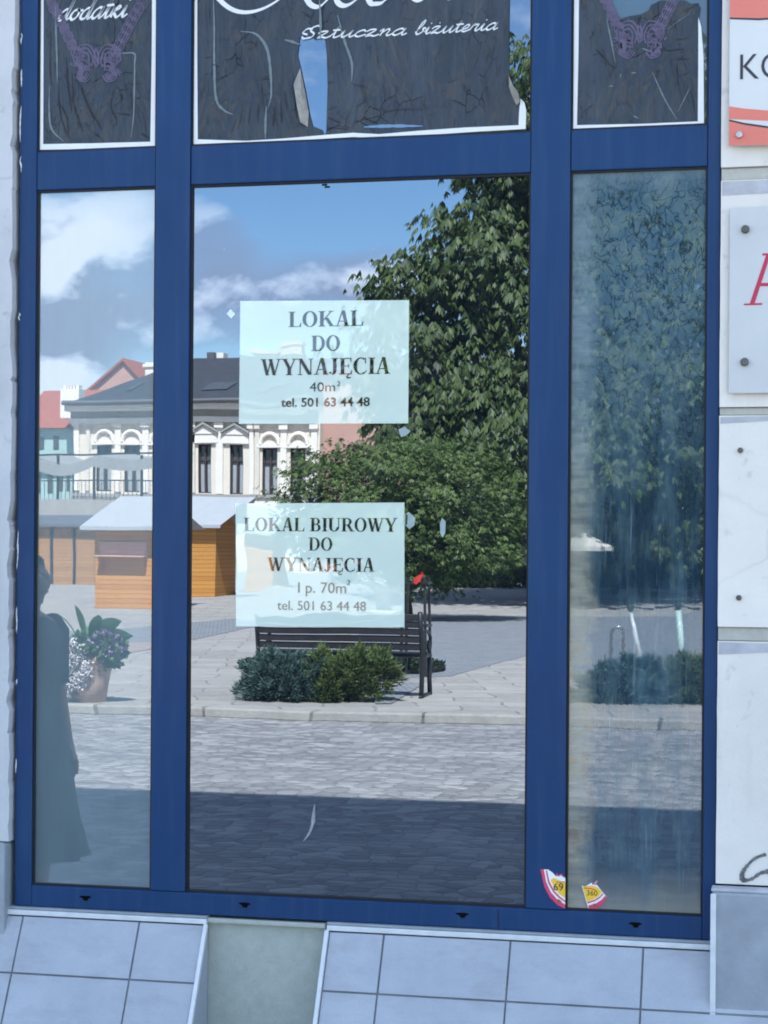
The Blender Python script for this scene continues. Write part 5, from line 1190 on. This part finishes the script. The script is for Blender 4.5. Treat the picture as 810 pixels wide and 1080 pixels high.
# ------------------------------------------------------------------ woman standing on the shaded street, her back half turned to the square
M_skin = simple('skin', (.42, .25, .19), .6, .3, .05, 12); M_dress = simple('dark_dress', (.085, .095, .095), .85, .2, .2, 9, .3, 90); M_hair = simple('dark_hair', (.025, .020, .018), .5, .4, .3, 40); M_shoe = simple('dark_shoe', (.02, .02, .02), .5, .4)
def person(label, px, d, H, rz):
    p = back(CAM + ray(px, CY) * d); p.z = 0.0; k = H / 1.72
    o = thing('person', p, label, 'person', None, rz)
    V, E, Rd = [], [], []
    def j(x, y, z, r, par=None):
        V.append((x * k, y * k, z * k)); Rd.append(r * k); i = len(V) - 1
        if par is not None: E.append((par, i))
        return i
    pel = j(0, 0, .95, .125); ab = j(0, .005, 1.08, .11, pel); ch = j(0, .0, 1.27, .125, ab); up = j(0, -.01, 1.40, .095, ch); nk = j(0, .0, 1.475, .05, up); n2 = j(0, .012, 1.53, .05, nk)
    h1 = j(0, .018, 1.585, .075, n2); h2 = j(0, .012, 1.64, .085, h1); h3 = j(0, .0, 1.69, .058, h2)
    ns = j(0, .105, 1.605, .011, h1)
    for s in (-1, 1):
        sh = j(s * .165, -.005, 1.385, .058, up); el = j(s * .215, -.02, 1.11, .042, sh); wr = j(s * .205, .055, .875, .027, el); pm = j(s * .203, .07, .82, .03, wr)
        for f, (fx, fy, ln) in enumerate(((-.022, .012, .070), (-.008, .018, .082), (.007, .018, .077), (.021, .012, .062))):
            a = j(s * (.203) + fx * .4, .07 + .02 + fx * .9, .785, .0095, pm); b2 = j(s * .2 + fx * .3, .095 + fx, .785 - ln * .5, .0085, a); j(s * .193 + fx * .2, .10 + fx, .785 - ln, .0075, b2)
        a = j(s * .185, .105, .82, .0105, pm); j(s * .175, .125, .785, .009, a)
        hp = j(s * .09, 0, .88, .10, pel); kn = j(s * .095, .015, .50, .058, hp); an = j(s * .09, -.015, .10, .038, kn); ft = j(s * .095, .03, .045, .038, an); j(s * .10, .14, .03, .028, ft)
    me = bpy.data.meshes.new('body'); me.from_pydata(V, E, []); me.update()
    b = bpy.data.objects.new('body', me); COL.objects.link(b); b.parent = o; me.materials.append(M_skin)
    sk = b.modifiers.new('skin', 'SKIN'); sk.use_smooth_shade = True
    lay = me.skin_vertices[0] if me.skin_vertices else None
    if lay is None:
        bpy.context.view_layer.objects.active = b
        lay = me.skin_vertices[0]
    for i, r in enumerate(Rd): lay.data[i].radius = (r, r); lay.data[i].use_root = (i == 0)
    sb_ = b.modifiers.new('smooth', 'SUBSURF'); sb_.levels = 2; sb_.render_levels = 2
    # dress: elliptical rings following the body, flared to mid calf
    rings = [(.36, .245, .225, .03), (.40, .238, .215, .03), (.55, .222, .19, .02), (.75, .205, .165, .01), (.92, .198, .155, 0), (1.02, .172, .140, 0), (1.10, .150, .128, .003), (1.20, .160, .142, .004), (1.30, .180, .145, 0), (1.38, .195, .118, -.005), (1.425, .150, .09, -.008), (1.45, .085, .072, -.004)]
    mb = MB(); n = 40
    for z, rx, ry, cy in rings:
        for i in range(n):
            a = 2 * math.pi * i / n; fl = max(0, (1.0 - z)) * .055 * math.sin(a * 9 + z * 3)
            mb.v.append(((rx + fl) * math.cos(a) * k, (cy + (ry + fl) * math.sin(a)) * k, z * k))
    for r in range(len(rings) - 1):
        for i in range(n): i2 = (i + 1) % n; mb.f.append((r * n + i, r * n + i2, (r + 1) * n + i2, (r + 1) * n + i))
    local(mb, 'dress', M_dress, o, smooth=True)
    for s in (-1, 1):
        mb = MB(); mb.tube([Vector((s * .13, 0, 1.40)) * k, Vector((s * .178, -.005, 1.37)) * k, Vector((s * .20, -.015, 1.24)) * k, Vector((s * .212, -.02, 1.14)) * k], [.075 * k, .072 * k, .062 * k, .058 * k], 14); local(mb, 'sleeve', M_dress, o, smooth=True)
        mb = MB(); mb.tube([Vector((s * .09, -.05, .05)) * k, Vector((s * .094, .03, .055)) * k, Vector((s * .10, .12, .04)) * k, Vector((s * .10, .175, .03)) * k], [.043 * k, .052 * k, .045 * k, .02 * k], 12); local(mb, 'shoe', M_shoe, o, smooth=True)
        mb = MB(); mb.lathe((s * .032 * k, .092 * k, 1.635 * k), [(.001, -.008), (.009, -.004), (.011, 0), (.009, .004), (.001, .008)], 10); local(mb, 'eye', simple('eye_white', (.6, .58, .56), .3, .5), o, smooth=True)
        mb = MB(); mb.tube([(s * .088 * k, .0, 1.59 * k), (s * .096 * k, -.012 * k, 1.62 * k), (s * .088 * k, -.008 * k, 1.65 * k)], [.010, .014, .009], 8); local(mb, 'ear', M_skin, o, smooth=True)
    mb = MB(); mb.tube([Vector((-.024, .094, 1.565)) * k, Vector((0, .102, 1.563)) * k, Vector((.024, .094, 1.565)) * k], [.003, .008, .003], 8); local(mb, 'mouth', simple('lips', (.38, .13, .12), .5, .4), o, smooth=True)
    mb = MB(); n = 28; prof = [(1.74, .02), (1.73, .055), (1.71, .078), (1.67, .094), (1.63, .098), (1.58, .097), (1.54, .088), (1.51, .076), (1.49, .05)]
    for z, r in prof:
        for i in range(n):
            a = 2 * math.pi * i / n; fr_ = math.sin(a); rr = r * (1 + .03 * math.sin(a * 13 + z * 40))
            y = rr * fr_ * .98 - .012
            if z < 1.70 and fr_ > .25: y = min(y, .035)
            mb.v.append((rr * math.cos(a) * .93 * k, y * k, z * k))
    for r in range(len(prof) - 1):
        for i in range(n): i2 = (i + 1) % n; mb.f.append((r * n + i2, r * n + i, (r + 1) * n + i, (r + 1) * n + i2))
    mb.f.append(tuple(range(n))); local(mb, 'hair', M_hair, o, smooth=True)
    return o
person('person in a long dark dress standing in the shade, reflected in the hazy pane', 30.5, 7.9, 1.58, R_(-70))

# ================================================================== LIGHT
w = bpy.data.worlds.new('World'); scn.world = w; w.use_nodes = True
nt = w.node_tree; nt.nodes.clear()
out = nt.nodes.new('ShaderNodeOutputWorld')
SKY = .086
sky = nd(nt, 'TexSky', sky_type='NISHITA'); sky.sun_disc = False; sky.sun_elevation = SUN_EL; sky.sun_rotation = SUN_AZ; sky.altitude = 300; sky.air_density = 1.0; sky.dust_density = .1; sky.ozone_density = 2.2
tc = nt.nodes.new('ShaderNodeTexCoord'); D = tc.outputs['Generated']
sx = nd(nt, 'SeparateXYZ', {0: D}).outputs
az = math_(nt, 'ARCTAN2', sx[0], math_(nt, 'MULTIPLY', sx[1], -1.0)); el = math_(nt, 'ARCSINE', sx[2])
vec = nd(nt, 'CombineXYZ', {0: math_(nt, 'MULTIPLY', az, 1.0), 1: math_(nt, 'MULTIPLY', el, 1.75), 2: .37}).outputs[0]
n1 = noise(nt, vec, 5.0, 10, .57, .2); n2 = nd(nt, 'TexNoise', {'Vector': nd(nt, 'VectorMath', {0: vec, 1: (.010, -.026, .0)}, operation='ADD').outputs[0], 'Scale': 5.0, 'Detail': 10, 'Roughness': .57, 'Distortion': .2}).outputs[0]
def blob(px, py, sa, se, amp):
    a, e = azel(px, py); q = math_(nt, 'ADD', math_(nt, 'POWER', math_(nt, 'ABSOLUTE', math_(nt, 'MULTIPLY', math_(nt, 'SUBTRACT', az, a), FPX / sa)), 2.0), math_(nt, 'POWER', math_(nt, 'ABSOLUTE', math_(nt, 'MULTIPLY', math_(nt, 'SUBTRACT', el, e), FPX / se)), 2.0))
    return math_(nt, 'MULTIPLY', math_(nt, 'EXPONENT', math_(nt, 'MULTIPLY', q, -1.0)), amp)
dens = math_(nt, 'ADD', n1, ramp(nt, el, [(.22, 0.0), (.50, .07)]))  # extra unseen cloud added high overhead to whiten the light on the wall
for bq in ((48, 340, 45, 100, .34), (110, 250, 85, 55, .30), (232, 248, 48, 42, .24), (270, 325, 160, 52, .27), (120, 345, 75, 50, .22), (380, 292, 70, 30, .18), (420, 200, 150, 48, -.28), (250, 196, 60, 18, -.15), (60, 195, 40, 14, -.2), (700, 100, 180, 150, .06)):
    dens = math_(nt, 'ADD', dens, blob(*bq))
cov = ramp(nt, dens, [(.52, 0.0), (.62, .5), (.78, 1.0)])
lit = ramp(nt, math_(nt, 'ADD', math_(nt, 'MULTIPLY', math_(nt, 'SUBTRACT', n1, n2), 6.5), math_(nt, 'ADD', dens, math_(nt, 'ADD', blob(310, 315, 200, 70, -.34), blob(125, 355, 50, 45, -.16)))), [(.48, (.27, .32, .43)), (.66, (.46, .52, .64)), (.95, (.74, .78, .84))])
skyh = nd(nt, 'HueSaturation', {'Color': sky.outputs[0], 'Saturation': 1.14})
skyc = nd(nt, 'VectorMath', {0: skyh.outputs[0], 'Scale': SKY}, operation='SCALE').outputs[0]
CLOUD = .95
cl = nd(nt, 'VectorMath', {0: lit, 'Scale': CLOUD}, operation='SCALE').outputs[0]
final = mix(nt, cov, skyc, cl)
bg = nd(nt, 'Background', {'Color': final, 'Strength': 1.0}); nt.links.new(bg.outputs[0], out.inputs[0])
sun = bpy.data.lights.new('sun', 'SUN'); sun.energy = 5.0; sun.angle = R_(.53); sun.color = (1.0, .95, .87)
so = bpy.data.objects.new('sun', sun); COL.objects.link(so)
S_ = Vector((math.sin(SUN_AZ) * math.cos(SUN_EL), math.cos(SUN_AZ) * math.cos(SUN_EL), math.sin(SUN_EL)))
so.rotation_euler = S_.to_track_quat('Z', 'Y').to_euler(); so.location = (0, 20, 30)

# ================================================================== CAMERA
cam = bpy.data.cameras.new('camera'); co = bpy.data.objects.new('camera', cam); COL.objects.link(co); scn.camera = co
from mathutils import Matrix
m3 = Matrix((RT, UP, -FWD)).transposed(); co.matrix_world = Matrix.Translation(CAM) @ m3.to_4x4()
cam.sensor_fit = 'AUTO'; cam.sensor_width = 36; cam.lens = FPX / 1080 * 36; cam.shift_y = (CY - 540) / 1080; cam.clip_start = .05; cam.clip_end = 2000
vs = scn.view_settings; vs.view_transform = 'Standard'; vs.look = 'None'; vs.gamma = 1; vs.exposure = 2.42; vs.use_curve_mapping = False
scn.render.engine = 'CYCLES'; scn.cycles.use_denoising = True; scn.cycles.filter_width = 1.9
scn.cycles.max_bounces = 8; scn.cycles.glossy_bounces = 4; scn.cycles.diffuse_bounces = 4; scn.cycles.sample_clamp_indirect = 8
scn.render.resolution_x = 768; scn.render.resolution_y = 1024
